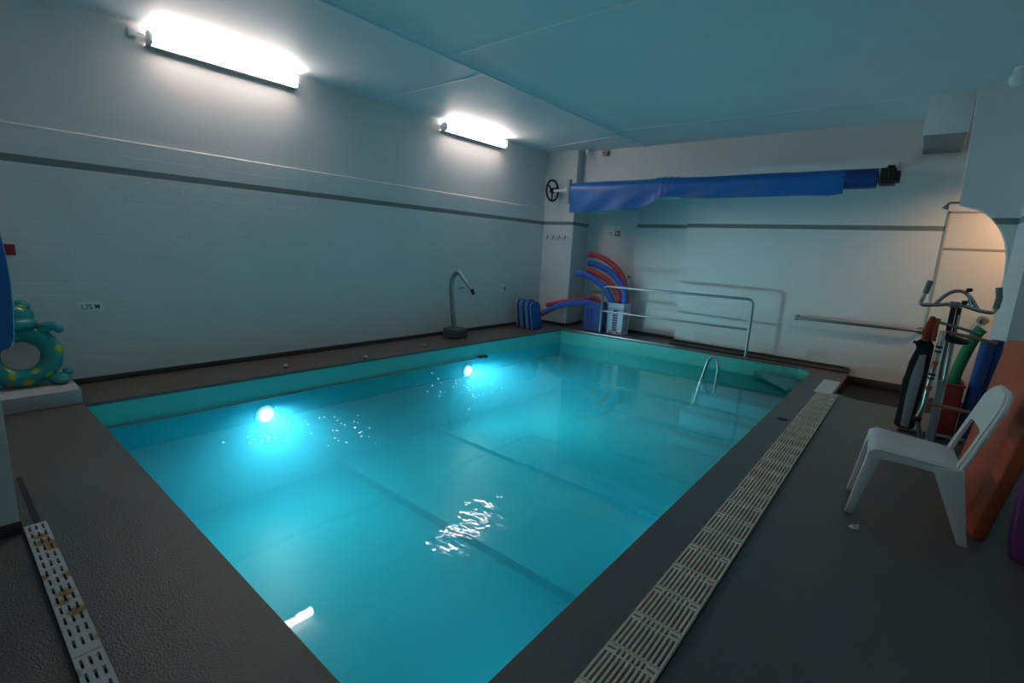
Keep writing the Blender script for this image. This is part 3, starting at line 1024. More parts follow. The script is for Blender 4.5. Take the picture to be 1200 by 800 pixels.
t = thing('coat_hook_rail', 'row of small grey coat hooks on the pale corner wall', 'hooks', (-5.48, 7.95, 1.70))
b = MB(); b.box((-5.74, 7.938, 1.69), (-5.22, 7.950, 1.725), 0.003); b.build('rail', M['white_gloss'], t)
for k in range(4):
    x = -5.68 + 0.135 * k
    b = MB(); b.tube([(x, 7.938, 1.71), (x, 7.90, 1.70), (x, 7.885, 1.67), (x, 7.895, 1.645)], 0.009, 8); b.tube([(x, 7.935, 1.70), (x, 7.905, 1.735)], 0.008, 8); b.build('hook', M['grey_plate'], t)

b = MB(); b.box((-4.80, 8.680, 1.755), (-4.46, 8.690, 1.885), 0.002)
t = tag(b.build('door_sign', M['door']), 'small sign with a red symbol and dark lines on the niche door', 'sign')
b = MB(); b.box((-4.63, 8.676, 1.775), (-4.53, 8.681, 1.875), 0.001); b.build('red_symbol', M['red'], t)
b = MB(); b.box((-4.605, 8.673, 1.80), (-4.585, 8.677, 1.855), 0.001); b.box((-4.575, 8.673, 1.795), (-4.555, 8.677, 1.845), 0.001); b.build('flame_mark', M['white_gloss'], t)
b = MB(); b.box((-4.78, 8.676, 1.825), (-4.69, 8.681, 1.84), 0.001); b.box((-4.76, 8.676, 1.79), (-4.70, 8.681, 1.80), 0.001); b.build('dark_lines', M['ink'], t)

t = thing('ceiling_sensor', 'small white sensor hanging where ceiling meets back wall in far corner', 'sensor', (-5.03, 8.0, H))
b = MB(); b.lathe((-5.0, 8.05, H), [(0.03, 0.0), (0.03, -0.03), (0.04, -0.05), (0.03, -0.085), (0.01, -0.095)], 18); b.build('body', M['white_gloss'], t)
b = MB(); b.box((-4.72, 8.09, 3.16), (-4.62, 8.16, 3.24), 0.006)
tag(b.build('wall_clip', M['grey_plate']), 'small grey fitting on the back wall right of the ceiling sensor', 'fitting')

t = thing('wall_shower', 'small wall shower arm with head sticking out left of the arch', 'shower', (0.2, 6.97, 2.15))
b = MB(); b.tube([(0.215, 6.97, 2.148), (0.15, 6.97, 2.150), (0.128, 6.97, 2.142), (0.118, 6.97, 2.125)], 0.011, 10); b.build('pipe', M['steel_dull'], t)
b = MB(); b.tube([(0.122, 6.97, 2.130), (0.105, 6.97, 2.085)], [0.012, 0.032], 14); b.build('shower_head', M['grey_plate'], t)

# anchors on the left pool edge and the plug on the right
for k, (x, y) in enumerate(((-5.275, 2.50), (-5.137, 3.43), (-5.258, 4.49))):
    lab = ('white-topped deck knob on the left pool edge, nearest the camera of three', 'white-topped deck knob on the left pool edge, middle one of three',
           'white-topped deck knob on the left pool edge, closest to the spout')[k]
    x = max(x, -5.28); x = min(x, -5.10 - 0.03) if k != 1 else -5.125
    t = thing('pool_anchor', lab, 'deck knob', (x, y, 0), 'deck knobs along the left pool edge')
    b = MB(); b.lathe((x, y, 0), [(0.024, 0.0), (0.022, 0.014), (0.018, 0.018)], 18); b.build('base', M['block'], t)
    b = MB(); b.ellipsoid((x, y, 0.03), (0.024, 0.024, 0.017), seg=16, rings=10); b.build('cap', M['white_gloss'], t)
b = MB(); b.lathe((-0.765, 5.03, 0), [(0.045, 0.0), (0.045, 0.004), (0.03, 0.006)], 22)
tag(b.build('deck_plug', M['black']), 'round black plug in the deck left of the beige grate', 'plug')

# ------------------------------------------------------------------ kickboards
def kickboard_mesh(name, front, back):
    b = MB()
    W_, Hh, T = 0.285, 0.50, 0.036
    out = []
    for k in range(9):
        a = PI - k / 8 * PI / 2
        out.append((-W_ / 2 + 0.10 + 0.10 * math.cos(a), Hh - 0.10 + 0.10 * math.sin(a)))
    for k in range(9):
        a = PI / 2 - k / 8 * PI / 2
        out.append((W_ / 2 - 0.10 + 0.10 * math.cos(a), Hh - 0.10 + 0.10 * math.sin(a)))
    for k in range(5):
        a = -k / 4 * PI / 2
        out.append((W_ / 2 - 0.03 + 0.03 * math.cos(a), 0.03 + 0.03 * math.sin(a)))
    for k in range(5):
        a = -PI / 2 - k / 4 * PI / 2
        out.append((-W_ / 2 + 0.03 + 0.03 * math.cos(a), 0.03 + 0.03 * math.sin(a)))
    b.mi = 0; b.prism(out, 0.0, T * 0.55, 'YZ', 0.003)
    b.mi = 1; b.prism([(u * 0.995, v) for u, v in out], -T * 0.45, 0.0, 'YZ', 0.003)
    return b.build(name, [front, back])
kb_labels = ['blue kickboard in front of the stack, full face showing', 'blue kickboard with pale back, second from the front of the stack',
             'blue kickboard with pale back, third from the front of the stack', 'blue kickboard with pale back, fourth from the front of the stack',
             'blue kickboard with pale back, leaning fifth in the stack', 'rearmost blue kickboard of the stack, closest to the left wall']
kb0 = None
for k in range(6):
    if kb0 is None:
        o = kb0 = kickboard_mesh('kickboard', M['blue_dark'], M['blue_light'])
    else:
        o = kb0.copy(); COL.objects.link(o)
    o.location = (-5.265 - 0.066 * k, 7.17 + (0.0, -0.02, 0.015, -0.015, 0.01, -0.01)[k], 0.004)
    o.rotation_euler = (0, -math.radians((9.5, 9.0, 8.6, 8.2, 8.0, 7.8)[k]), math.radians(random.uniform(-2, 2)))
    o.scale = (1, 1, (1.0, 1.03, 1.05, 1.05, 1.03, 1.04)[k])
    tag(o, kb_labels[k], 'kickboard', 'kickboards stacked by the far left corner')

# ------------------------------------------------------------------ hampers and noodles
def hamper(name, x0, x1, y0, y1, h, material, label, nx, nz, slant=False):
    t = thing(name, label, 'basket', ((x0 + x1) / 2, (y0 + y1) / 2, 0))
    ti = 0.014
    def lerp_corner(cx, cy, v):
        mx, my = (x0 + x1) / 2, (y0 + y1) / 2
        k = 1 - ti * 2 / (x1 - x0) * (1 - v)
        return Vector((mx + (cx - mx) * k, my + (cy - my) * k, 0.004 + h * v))
    cs = [(x0, y0), (x1, y0), (x1, y1), (x0, y1)]
    b = MB()
    us = [0.0, 0.09, 0.14]
    for k in range(nx):
        us += [0.14 + 0.72 * (k + 0.62) / nx, 0.14 + 0.72 * (k + 1) / nx]
    us += [0.91, 1.0]
    vs = [0.0, 0.06, 0.12]
    for k in range(nz):
        vs += [0.12 + 0.70 * (k + 0.60) / nz, 0.12 + 0.70 * (k + 1) / nz]
    vs += [0.90, 0.96, 1.0]
    def keep(i, j):
        inu = 2 <= i < 2 + 2 * nx and (i % 2 == 0)
        inv = 2 <= j < 2 + 2 * nz and (j % 2 == 0)
        if slant:
            inu = 2 + 2 * (nx // 3) <= i < 2 + 2 * (2 * nx // 3) + 1
        return not (inu and inv)
    for a in range(4):
        p, q = cs[a], cs[(a + 1) % 4]
        def fn(u, v, p=p, q=q):
            A, B = lerp_corner(*p, v), lerp_corner(*q, v)
            return A.lerp(B, u)
        b.sheet(fn, us, vs, 0.006, keep)
    A = [lerp_corner(*c, 0.02) for c in cs]
    b.quad(*A)
    b.build('body', material, t, smooth=False)
    b = MB()
    R = [lerp_corner(*c, 1.0) for c in cs]
    for a in range(4):
        b.tube([R[a], R[(a + 1) % 4]], 0.012, 8)
    b.build('rim', material, t)
    return t
hamper('laundry_hamper', -4.68, -4.285, 7.83, 8.14, 0.54, M['crate_blue'], 'tall blue slotted plastic basket holding noodles in the far corner', 8, 14)
hamper('laundry_hamper', -4.265, -3.925, 7.92, 8.20, 0.56, M['crate_white'], 'tall white slotted plastic basket holding noodles in the far corner', 6, 9, True)

def noodle(pts, material, label, r=0.034, group='noodles in the far corner baskets'):
    b = MB(); b.tube(pts, r, 14, hollow=0.35, smooth=6)
    return tag(b.build('pool_noodle', material), label, 'pool noodle', group)
RB, RD = 0.056, 0.050
noodle([(-4.98, 8.33, 1.40), (-4.75, 8.33, 1.375), (-4.50, 8.31, 1.28), (-4.26, 8.27, 1.12), (-4.08, 8.19, 0.90), (-4.01, 8.14, 0.62), (-4.02, 8.13, 0.25)], M['noodle_red'], 'red noodle topmost of the four arching out of the white basket', RD)
noodle([(-4.90, 8.22, 1.245), (-4.68, 8.22, 1.21), (-4.44, 8.20, 1.12), (-4.20, 8.15, 0.97), (-4.02, 8.08, 0.78), (-3.985, 8.03, 0.56), (-3.995, 8.03, 0.25)], M['noodle_blue'], 'blue noodle second from top arching out of the white basket', RB)
noodle([(-4.84, 8.10, 1.115), (-4.62, 8.10, 1.055), (-4.42, 8.10, 0.965), (-4.24, 8.09, 0.83), (-4.11, 8.07, 0.68), (-4.09, 8.05, 0.50), (-4.10, 8.05, 0.15)], M['noodle_red'], 'red noodle between the two blue ones arching from the white basket', RD)
noodle([(-5.00, 7.98, 1.04), (-4.80, 7.98, 1.025), (-4.58, 7.98, 0.95), (-4.38, 7.98, 0.82), (-4.25, 7.98, 0.66), (-4.19, 7.99, 0.48), (-4.19, 7.99, 0.15)], M['noodle_blue'], 'blue noodle lowest of those arching out of the white basket', RB)
noodle([(-5.56, 7.86, 0.375), (-5.34, 7.87, 0.44), (-5.08, 7.90, 0.505), (-4.84, 7.97, 0.56), (-4.64, 8.06, 0.60), (-4.50, 8.08, 0.52), (-4.47, 8.08, 0.34), (-4.47, 8.08, 0.12)], M['noodle_red'], 'red noodle reaching left from the blue basket, above the blue one', 0.042)
n_ = noodle([(-5.52, 7.76, 0.25), (-5.30, 7.76, 0.37), (-5.08, 7.78, 0.455), (-4.84, 7.82, 0.50), (-4.62, 7.88, 0.53), (-4.45, 7.93, 0.46), (-4.40, 7.94, 0.30), (-4.40, 7.94, 0.12)], M['noodle_blue'], 'blue noodle with a salmon end reaching left from the blue basket', 0.052)
b = MB(); b.tube([(-5.63, 7.76, 0.19), (-5.57, 7.76, 0.222), (-5.505, 7.76, 0.258)], 0.060, 14, hollow=0.35); b.build('salmon_end', M['noodle_pink'], n_)
noodle([(-4.78, 8.22, 0.70), (-4.62, 8.21, 0.71), (-4.46, 8.19, 0.685), (-4.35, 8.14, 0.60), (-4.30, 8.09, 0.46), (-4.30, 8.07, 0.15)], M['noodle_beige'], 'thin beige noodle bending behind the handrail post', 0.030)

# ------------------------------------------------------------------ near left: blue pad, plinth, swim ring
b = MB()
pad = [(0.06, 0.90), (0.19, 0.895), (0.222, 0.905), (0.236, 0.94), (0.246, 1.08), (0.250, 1.195), (0.246, 1.32), (0.238, 1.41), (0.215, 1.54), (0.17, 1.65), (0.06, 1.66), (-0.35, 1.66), (-0.35, 0.90)]
b.prism(pad, -3.05, -3.0, 'YZ', 0.012)
t = tag(b.build('blue_pad', M['pad']), 'blue foam pad hanging on the near left pillar', 'pad')
b = MB(); b.tube([(-3.085, -0.06, 1.58), (-2.99, -0.06, 1.585), (-2.985, -0.06, 1.61)], 0.008, 8)
b.build('hook', M['steel_dull'], t)

b = MB(); b.box((XL + 0.016, -0.60, 0.0), (-5.165, 0.75, 0.122), 0.006)
for k in range(3):
    pass
tag(b.build('plinth', M['plinth']), 'low white plinth against the left wall under the swim ring', 'plinth')

t = thing('swim_ring', 'teal inflatable animal swim ring with yellow spots leaning on left wall', 'swim ring', (-5.5, 0.46, 0.122))
tilt = Matrix.Rotation(math.radians(-14), 4, 'Y')
CEN = Vector((-5.535, 0.455, 0.375))
b = MB(); b.torus(CEN, 0.185, 0.072, 'X', 48, 20, 1.02, 1.0, mtx=tilt); b.build('ring', M['frog'], t)
b = MB(); b.ellipsoid(CEN + Vector((-0.075, -0.045, 0.315)), (0.095, 0.165, 0.105)); b.ellipsoid(CEN + Vector((-0.015, -0.04, 0.262)), (0.105, 0.172, 0.062))
b.ellipsoid(CEN + Vector((-0.09, 0.040, 0.385)), (0.055, 0.062, 0.062)); b.ellipsoid(CEN + Vector((-0.09, -0.12, 0.385)), (0.055, 0.062, 0.062))
b.build('head', M['frog_plain'], t)
for dy in (0.042, -0.118):
    b = MB(); b.ellipsoid(CEN + Vector((-0.042, dy, 0.385)), (0.018, 0.030, 0.030)); b.build('eye', M['frog_eye'], t)
for s in (1, -1):
    b = MB(); b.tube([CEN + Vector((-0.03, s * 0.13, 0.19)), CEN + Vector((-0.01, s * 0.18, 0.225)), CEN + Vector((0.01, s * 0.225, 0.225)), CEN + Vector((0.02, s * 0.245, 0.205))], [0.045, 0.042, 0.036, 0.030], 14, smooth=3)
    b.ellipsoid(CEN + Vector((0.02, s * 0.248, 0.200)), (0.030, 0.033, 0.030)); b.build('arm', M['frog_plain'], t)
    b = MB(); b.ellipsoid(CEN + Vector((0.065, s * 0.205, -0.205)), (0.075, 0.080, 0.046)); b.ellipsoid(CEN + Vector((0.05, s * 0.265, -0.165)), (0.035, 0.036, 0.036)); b.ellipsoid(CEN + Vector((0.115, s * 0.215, -0.22)), (0.04, 0.05, 0.03))
    b.build('foot', M['frog_plain'], t)

# ------------------------------------------------------------------ white plastic chair
t = thing('plastic_chair', 'white low-back plastic chair on the deck facing the pool', 'chair', (0.15, 3.61, 0))
def seat_fn(u, v):
    # u: front -> back, v: near -> far
    x = -0.055 + 0.40 * u
    hw = 0.232 - 0.022 * u
    y = 3.605 + (2 * v - 1) * hw
    edge = max(0.0, abs(2 * v - 1) - 0.80) / 0.20
    lip = max(0.0, 0.10 - u) / 0.10
    z = 0.445 - 0.028 * u - 0.012 * (1 - (2 * v - 1) ** 2) - 0.016 * edge ** 2 - 0.03 * lip ** 2
    return Vector((x, y, z))
b = MB(); b.sheet(seat_fn, 28, 28, -0.010)
for k in range(7):
    v = 0.17 + 0.66 * k / 6
    b.tube([seat_fn(0.14 + 0.7 * i / 6, v) + Vector((0, 0, 0.0005)) for i in range(7)], 0.008, 8, flat=(0.5, 1.6))
# skirt round the seat
def skirt(side):
    def fn(u, v):
        p = seat_fn(0.01 + 0.98 * u, 0.0 if side < 0 else 1.0)
        return Vector((p.x, p.y - side * -0.004, p.z - 0.048 * v * (1 - 0.35 * math.sin(PI * u)) ))
    return fn
for sd in (-1, 1):
    b.sheet(skirt(sd), 16, 3, 0.006)
b.sheet(lambda u, v: seat_fn(0.0, u) + Vector((-0.004, 0, -0.045 * v)), 16, 3, 0.006)
b.build('seat', M['white_plastic'], t, angle=50)
# legs: front pair straight and splayed, rear pair wide at the top
def leg(top4, bot4, name='leg'):
    """hollow L-ish tapered leg lofted between two quads with a soft bulge"""
    b = MB()
    rings = []
    N = 8
    for k in range(N + 1):
        s = k / N
        e = s ** 0.8
        rings.append([b.bm.verts.new(Vector(p).lerp(Vector(q), e) if True else p) for p, q in zip(top4, bot4)])
    m_ = len(top4)
    for r0, r1 in zip(rings, rings[1:]):
        for i in range(m_):
            b.bm.faces.new((r0[i], r0[(i + 1) % m_], r1[(i + 1) % m_], r1[i]))
    b.bm.faces.new(rings[0]); b.bm.faces.new(rings[-1])
    bmesh.ops.recalc_face_normals(b.bm, faces=b.bm.faces)
    ed = [e for e in b.bm.edges if len(e.link_faces) == 2 and e.calc_face_angle() > 0.7]
    bmesh.ops.bevel(b.bm, geom=ed, offset=0.004, segments=2, affect='EDGES', profile=0.5)
    return b.build(name, M['white_plastic'], t, angle=50)
for s in (-1, 1):
    yt = 3.605 + s * 0.228
    yb = 3.605 + s * (0.222 if s < 0 else 0.200)
    yb = 3.392 if s < 0 else 3.80
    yi = -s * 0.035
    zt = 0.425
    leg([(-0.058, yt, zt), (0.012, yt, zt), (0.012, yt - s * 0.045, zt), (-0.058, yt - s * 0.045, zt)],
        [(-0.118, yb, 0.0), (-0.080, yb, 0.0), (-0.080, yb - s * 0.036, 0.0), (-0.118, yb - s * 0.036, 0.0)])
    leg([(0.225, yt + s * 0.004, 0.400), (0.352, yt - s * 0.004, 0.418), (0.352, yt - s * 0.04, 0.418), (0.225, yt - s * 0.04, 0.400)],
        [(0.392, yb + s * 0.004, 0.0), (0.432, yb + s * 0.004, 0.0), (0.432, yb - s * 0.036, 0.0), (0.392, yb - s * 0.036, 0.0)])
# back: two posts and a wide top band with an opening below it
def back_pt(u, h):
    """u -1..1 across, h height above the seat 0..1"""
    hw = 0.212 - 0.012 * h
    lean = 0.335 + 0.125 * h
    bow = 0.007 * (1 - u * u) * (0.4 + 0.6 * h)
    return Vector((lean + bow, 3.605 + u * hw, 0.415 + 0.425 * h))
def top_of(u):
    return 1.0 - 0.17 * max(0, (abs(u) - 0.35) / 0.65) ** 2.4
b = MB()
def band(u, v):
    uu = 2 * u - 1
    lo = 0.50 + 0.05 * max(0.0, (abs(uu) - 0.55) / 0.45) * -1
    return back_pt(uu, lo + (top_of(uu) - lo) * v)
b.sheet(band, 36, 14, 0.014)
for sd in (-1, 1):
    def post(u, v, sd=sd):
        w0 = 0.34 - 0.10 * math.sin(PI * min(1, v * 1.0)) * 1.0
        uu = sd * (1.0 - w0 * u)
        return back_pt(uu, -0.03 + 0.60 * v)
    b.sheet(post, 8, 16, 0.014 * (-1 if sd > 0 else 1))
edge = [back_pt(-1, -0.06), back_pt(-1, 0.2), back_pt(-1, 0.5), back_pt(-1, 0.72)]
edge += [back_pt(-1 + 2 * k / 16, top_of(-1 + 2 * k / 16)) for k in range(17)]
edge += [back_pt(1, 0.72), back_pt(1, 0.5), back_pt(1, 0.2), back_pt(1, -0.06)]
b.tube([p + Vector((0.006, 0, 0)) for p in edge], 0.013, 10, smooth=2, flat=(1.0, 1.0))
bmesh.ops.recalc_face_normals(b.bm, faces=b.bm.faces)
b.build('backrest', M['white_plastic'], t, angle=50)

t.location = Vector((0.15, 3.42, 0)) + Matrix.Rotation(math.radians(3.5), 3, 'Z') @ (Vector((0.15, 3.61, 0)) - Vector((0.15, 3.42, 0)))
t.rotation_euler = (0, 0, math.radians(3.5))
b = MB()
b.prism([(-0.075, 3.19), (-0.045, 3.185), (-0.03, 3.20), (-0.028, 3.225), (-0.05, 3.215), (-0.07, 3.225)], 0.001, 0.006, 'XY')
b.prism([(-0.058, 3.196), (-0.035, 3.20), (-0.03, 3.222)], 0.005, 0.022, 'XY')
tag(b.build('paper_scrap', M['paper']), 'small white scrap on the deck in front of the plastic chair', 'scrap')

# ------------------------------------------------------------------ foam mats leaning at the right
b = MB()
near = [(0.450, 0.0), (0.514, 0.0), (0.690, 1.10), (0.615, 1.12)]
far = [(0.405, 0.0), (0.475, 0.0), (0.590, 1.02), (0.515, 1.03)]
NV = [b.bm.verts.new((x, 3.56, z)) for x, z in near]
FV = [b.bm.verts.new((x, 4.50, z)) for x, z in far]
b.bm.faces.new(NV); b.bm.faces.new(FV)
for i in range(4):
    b.bm.faces.new((NV[i], NV[(i + 1) % 4], FV[(i + 1) % 4], FV[i]))
bmesh.ops.recalc_face_normals(b.bm, faces=b.bm.faces)
bmesh.ops.bevel(b.bm, geom=list(b.bm.edges), offset=0.014, segments=3, affect='EDGES', profile=0.5)
tag(b.build('foam_mat', M['orange']), 'thick orange foam mat standing behind the white chair', 'mat')
b = MB()
b.prism([(0.625, 0.0), (0.598, 0.02), (0.585, 0.12), (0.578, 0.30), (0.580, 0.42), (0.60, 0.47), (1.0, 0.50), (1.06, 0.0)], 3.42, 3.55, 'XZ', 0.014)
tag(b.build('foam_mat', M['purple']), 'purple foam mat standing right of the orange mat at the frame edge', 'mat')

# ------------------------------------------------------------------ exercise bike and what hangs round it
BY = 5.2
t = thing('exercise_bike', 'silver exercise bike with curved handlebar standing behind the white chair', 'exercise bike', (0.28, 5.3, 0))
hb = MB()
hb.tube([(0.070, BY, 1.272), (0.052, BY, 1.187), (0.060, BY, 1.172), (0.080, BY, 1.168), (0.165, BY, 1.179), (0.255, BY, 1.194), (0.327, BY, 1.184), (0.400, BY, 1.161), (0.47, BY, 1.152), (0.490, BY, 1.162), (0.497, BY, 1.20)], 0.0145, 12, smooth=2)
hb.build('handlebar', M['steel'], t)
for pts in ([(0.069, BY, 1.262), (0.084, BY - 0.01, 1.365)], [(0.496, BY, 1.185), (0.500, BY - 0.004, 1.27), (0.484, BY - 0.01, 1.345)]):
    b = MB(); b.tube(pts, 0.020, 12); b.build('grip', M['grip'], t)
b = MB(); b.tube([(0.145, BY, 1.185), (0.160, BY, 1.21), (0.193, BY, 1.257), (0.238, BY, 1.293), (0.287, BY, 1.298), (0.325, BY, 1.272), (0.358, BY, 1.232), (0.398, BY, 1.165)], 0.0135, 12, smooth=3); b.build('arch_bar', M['steel'], t)
b = MB(); b.tube([(0.320, BY - 0.01, 1.285), (0.352, BY - 0.02, 1.195)], 0.009, 8); b.build('inner_strut', M['steel'], t)
for x, z in ((0.325, 1.312), (0.315, 1.214)):
    b = MB(); b.lathe((x, BY - 0.01, z - 0.016), [(0.008, 0.0), (0.018, 0.006), (0.021, 0.022), (0.014, 0.030)], 14); b.build('clamp_knob', M['black'], t)
b = MB(); b.box((0.228, BY - 0.035, 1.165), (0.292, BY + 0.035, 1.215), 0.008); b.build('clamp', M['steel_dull'], t)
b = MB(); b.box((0.240, BY - 0.03, 0.93), (0.274, BY + 0.03, 1.17), 0.006); b.box((0.278, BY - 0.02, 1.115), (0.305, BY + 0.03, 1.17), 0.006); b.build('stem_cover', M['black'], t)
b = MB(); b.tube([(0.293, BY, 1.17), (0.300, BY, 0.60), (0.31, BY + 0.02, 0.05)], 0.016, 12); b.build('stem', M['steel'], t)
b = MB(); b.tube([(0.222, 5.04, 0.99), (0.216, 5.02, 0.841), (0.210, 5.0, 0.737), (0.207, 5.0, 0.634), (0.203, 5.0, 0.549), (0.202, 5.0, 0.457), (0.200, 5.0, 0.386), (0.186, 5.0, 0.315), (0.176, 5.0, 0.28)], 0.0185, 12); b.build('front_tube', M['steel'], t)
for z, m_, hgt in ((0.865, 'black', 0.016), (0.828, 'black', 0.014), (0.735, 'orange_band', 0.034), (0.645, 'black', 0.016), (0.612, 'black', 0.012), (0.535, 'orange_band', 0.03)):
    b = MB(); x = 0.2055 + (z - 0.55) * 0.030; b.tube([(x - 0.0005, 5.0 + (z - .7) * 0.05, z - hgt / 2), (x + 0.0005, 5.0 + (z - .7) * 0.05, z + hgt / 2)], 0.0225, 14); b.build('band', M[m_], t)
b = MB(); b.lathe((0.150, 5.0, 0.27), [(0.02, 0.0), (0.026, 0.01), (0.026, 0.045), (0.02, 0.055)], 18, 'X'); b.build('roller_foot', M['black'], t)
b = MB(); b.tube([(0.205, 5.0, 0.412), (0.475, 5.0, 0.397)], 0.0145, 12); b.build('foot_bar', M['rust'], t)
b = MB(); b.tube([(0.262, BY, 0.93), (0.262, BY + 0.01, 0.70), (0.268, BY + 0.02, 0.50)], 0.015, 12); b.build('frame_tube', M['steel_dull'], t)
b = MB(); b.box((0.262, BY - 0.012, 0.0), (0.312, BY + 0.02, 0.575), 0.004); b.build('seat_post', M['white_post'], t)
b = MB(); b.ellipsoid((0.315, BY - 0.01, 0.915), (0.085, 0.11, 0.030), (0, math.radians(8), 0)); b.build('saddle', M['black'], t)
b = MB(); b.tube([(0.182, 5.10, 1.050), (0.44, 5.12, 0.988)], 0.011, 10); b.build('cross_bar', M['steel_dull'], t)
b = MB(); b.tube([(0.236, 5.08, 0.983), (0.545, 5.10, 0.934)], 0.0125, 10); b.build('cross_bar', M['rust'], t)
for p in ((0.172, 5.10, 1.052), (0.551, 5.10, 0.932)):
    b = MB(); b.ellipsoid(p, (0.018, 0.018, 0.018), seg=14, rings=8); b.build('end_plug', M['black'], t)
for y in (4.98, 5.55):
    b = MB(); b.tube([(0.08, y, 0.025), (0.52, y, 0.025)], 0.025, 12); b.build('base_bar', M['steel_dull'], t)
b = MB(); b.tube([(0.30, 4.98, 0.03), (0.30, 5.55, 0.03)], 0.022, 12); b.tube([(0.178, 5.0, 0.28), (0.25, 5.0, 0.03)], 0.018, 10); b.build('base_frame', M['steel_dull'], t)

t = thing('hanging_bag', 'long black bag with grey panel and orange straps hanging left of the exercise bike', 'bag', (0.10, 5.06, 0.1))
b = MB()
body = [(0.158, 0.905), (0.120, 0.885), (0.098, 0.90), (0.066, 0.865), (0.085, 0.83), (0.055, 0.70), (0.050, 0.62), (0.038, 0.54), (0.045, 0.36), (0.040, 0.165), (0.075, 0.15), (0.15, 0.145), (0.178, 0.17), (0.168, 0.34), (0.185, 0.50), (0.188, 0.70), (0.190, 0.86)]
b.prism(body, 5.07, 5.13, 'XZ', 0.012)
b.build('body', M['bag_black'], t)
b = MB(); b.prism([(0.112, 0.770), (0.152, 0.785), (0.158, 0.62), (0.148, 0.44), (0.138, 0.165), (0.085, 0.17), (0.080, 0.40), (0.088, 0.60)], 5.058, 5.072, 'XZ', 0.004); b.build('grey_panel', M['bag_grey'], t)
for dx in (0.0, 0.028, 0.056):
    b = MB(); b.tube([(0.120 + dx, 5.05, 0.90), (0.115 + dx, 5.03, 0.97), (0.130 + dx * 0.8, 5.035, 1.045), (0.145 + dx * 0.6, 5.07, 1.075)], 0.013, 10, smooth=3, flat=(0.5, 1.2)); b.build('strap', M['orange_cloth'] if dx != 0.028 else M['red_cloth'], t)
b = MB(); b.box((0.055, 5.04, 0.865), (0.10, 5.065, 0.885), 0.004); b.build('buckle', M['black'], t)
b = MB()
b.prism([(0.125, 1.085), (0.155, 1.090), (0.188, 1.05), (0.195, 0.92), (0.150, 0.94), (0.118, 0.99)], 5.10, 5.16, 'XZ', 0.014)
tag(b.build('red_cloth', M['red_cloth']), 'dark red cloth bundled on the bike frame above the black bag', 'cloth')

# bin with green noodle and blue rolls behind the bike
t = thing('red_bin', 'red plastic bin on the deck behind the exercise bike', 'bin', (0.42, 5.72, 0))
b = MB()
for x0, x1, y0, y1 in ((0.31, 0.322, 5.60, 5.9), (0.448, 0.46, 5.60, 5.9), (0.31, 0.46, 5.60, 5.612), (0.31, 0.46, 5.888, 5.9)):
    b.box((x0, y0, 0.0), (x1, y1, 0.48), 0.003)
b.box((0.31, 5.60, 0.0), (0.46, 5.9, 0.012)); b.build('body', M['red_cloth'], t)
b = MB(); b.tube([(0.31, 5.60, 0.48), (0.46, 5.60, 0.48), (0.46, 5.9, 0.48), (0.31, 5.9, 0.48), (0.31, 5.60, 0.48)], 0.012, 8); b.build('rim', M['red'], t)
noodle([(0.500, 5.80, 0.975), (0.475, 5.80, 0.93), (0.445, 5.79, 0.82), (0.418, 5.78, 0.69), (0.392, 5.76, 0.50), (0.388, 5.74, 0.08)], M['noodle_green'], 'thick green noodle standing in the bin behind the exercise bike', 0.043, 'foam pieces behind the exercise bike')
def roll(x, y, top, bot, r, lean, label):
    b = MB(); b.tube([(x, y, bot), (x + lean * 0.5, y, (top + bot) / 2), (x + lean, y, top)], r, 18, hollow=0.3)
    return tag(b.build('foam_roll', M['roll_blue']), label, 'foam roll', 'foam pieces behind the exercise bike')
roll(0.515, 5.68, 0.895, 0.02, 0.046, 0.030, 'blue foam roll right beside the green noodle behind the bike')
roll(0.606, 5.75, 0.895, 0.0, 0.043, 0.002, 'blue foam roll standing by the right wall behind the bike')

# ------------------------------------------------------------------ lights, world, camera
w = bpy.data.worlds.new('world')
SC.world = w
w.use_nodes = True
w.node_tree.nodes['Background'].inputs[0].default_value = (0.02, 0.02, 0.02, 1)
w.node_tree.nodes['Background'].inputs[1].default_value = 0.2

def area(name, loc, rot, sx, sy, power, color):
    l = bpy.data.lights.new(name, 'AREA')
    l.shape = 'RECTANGLE'; l.size = sx; l.size_y = sy; l.energy = power; l.color = color
    o = bpy.data.objects.new(name, l); COL.objects.link(o)
    o.location = loc; o.rotation_euler = rot
    return o
def point(name, loc, power, color, r=0.06):
    l = bpy.data.lights.new(name, 'POINT'); l.energy = power; l.color = color; l.shadow_soft_size = r
    o = bpy.data.objects.new(name, l); COL.objects.link(o); o.location = loc
    return o
# warm lamp in the passage behind the arch
l = bpy.data.lights.new('passage_lamp', 'SPOT'); l.energy = 55; l.color = (1.0, 0.60, 0.37); l.spot_size = math.radians(95); l.spot_blend = 0.8; l.shadow_soft_size = 0.08
o = bpy.data.objects.new('passage_lamp', l); COL.objects.link(o)
o.location = (1.22, 7.25, 2.45)
o.rotation_euler = (Vector((0.62, 8.16, 1.45)) - Vector(o.location)).to_track_quat('-Z', 'Y').to_euler()
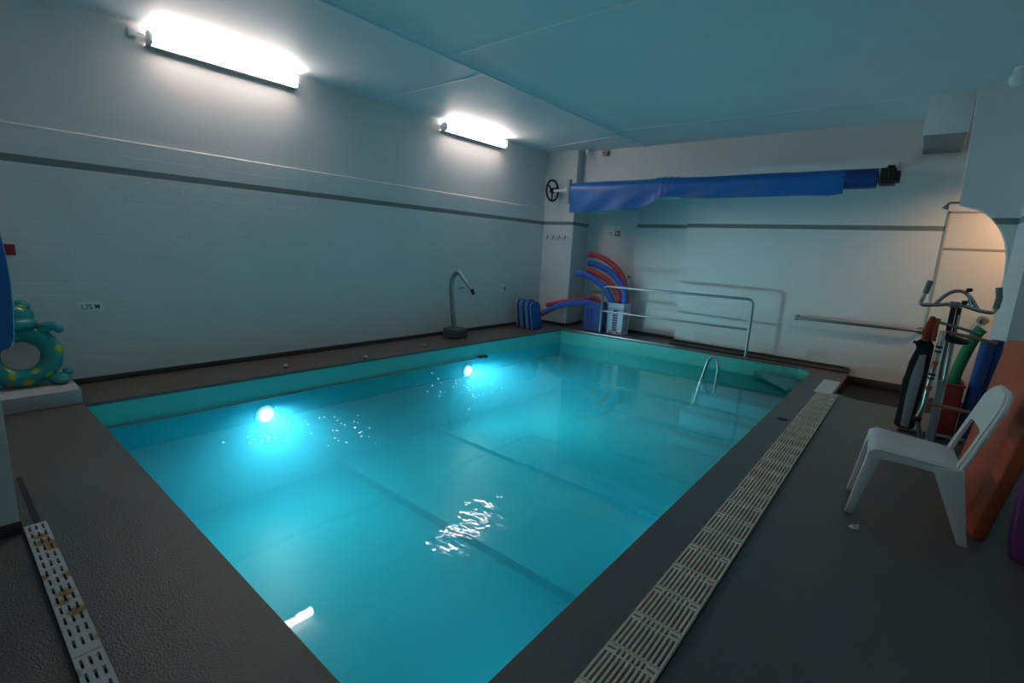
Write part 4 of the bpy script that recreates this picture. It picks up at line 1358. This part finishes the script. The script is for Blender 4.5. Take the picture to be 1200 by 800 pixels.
# beams of the left wall lamps, plus two added fill spots without fixtures
BEAMS = [((-4.95, 2.18, -0.42), (-1.0, 2.1, -0.85), 62, 172), ((-4.95, 5.15, -0.42), (-1.0, 5.2, -0.85), 62, 172),
         ((-4.95, 2.18, -0.42), (-1.0, 1.2, -0.8), 42, 120), ((-4.95, 5.15, -0.42), (-2.0, 7.9, -0.55), 240, 95),
         ((-0.98, 1.8, -1.18), (-5.0, 1.8, -0.6), 18, 172), ((-0.98, 3.9, -1.10), (-5.0, 3.9, -0.5), 14, 172)]  # added unseen fill low on the right pool wall, no lamp there
for src, aim, e, cone in BEAMS:
    l = bpy.data.lights.new('pool_beam', 'SPOT'); l.energy = e; l.color = (0.42, 0.86, 1.0); l.spot_size = math.radians(cone); l.spot_blend = 0.9; l.shadow_soft_size = 0.12
    o = bpy.data.objects.new('pool_beam', l); COL.objects.link(o)
    o.location = src
    o.rotation_euler = (Vector(aim) - Vector(src)).to_track_quat('-Z', 'Y').to_euler()

cam = bpy.data.cameras.new('camera')
cam.sensor_width = 36.0
cam.sensor_fit = 'HORIZONTAL'
F_PX, PITCH, ROLL, YAW = 570.1, 0.1899, 0.0527, 0.6829
cam.lens = F_PX / 1200 * 36.0
cam.clip_start = 0.05
co = bpy.data.objects.new('camera', cam)
COL.objects.link(co)
fw = Vector((-math.sin(YAW) * math.cos(PITCH), math.cos(YAW) * math.cos(PITCH), -math.sin(PITCH)))
rt = Vector((math.cos(YAW), math.sin(YAW), 0))
up = rt.cross(fw)
r2 = rt * math.cos(ROLL) + up * math.sin(ROLL)
u2 = -rt * math.sin(ROLL) + up * math.cos(ROLL)
m4 = Matrix((r2, u2, -fw)).transposed().to_4x4()
m4.translation = (0, 0, 1.45)
co.matrix_world = m4
SC.camera = co
SC.view_settings.view_transform = 'Standard'
SC.view_settings.look = 'None'
SC.view_settings.exposure = 0.0
SC.cycles.max_bounces = 10
SC.cycles.volume_bounces = 2
SC.cycles.diffuse_bounces = 5
SC.cycles.transparent_max_bounces = 12
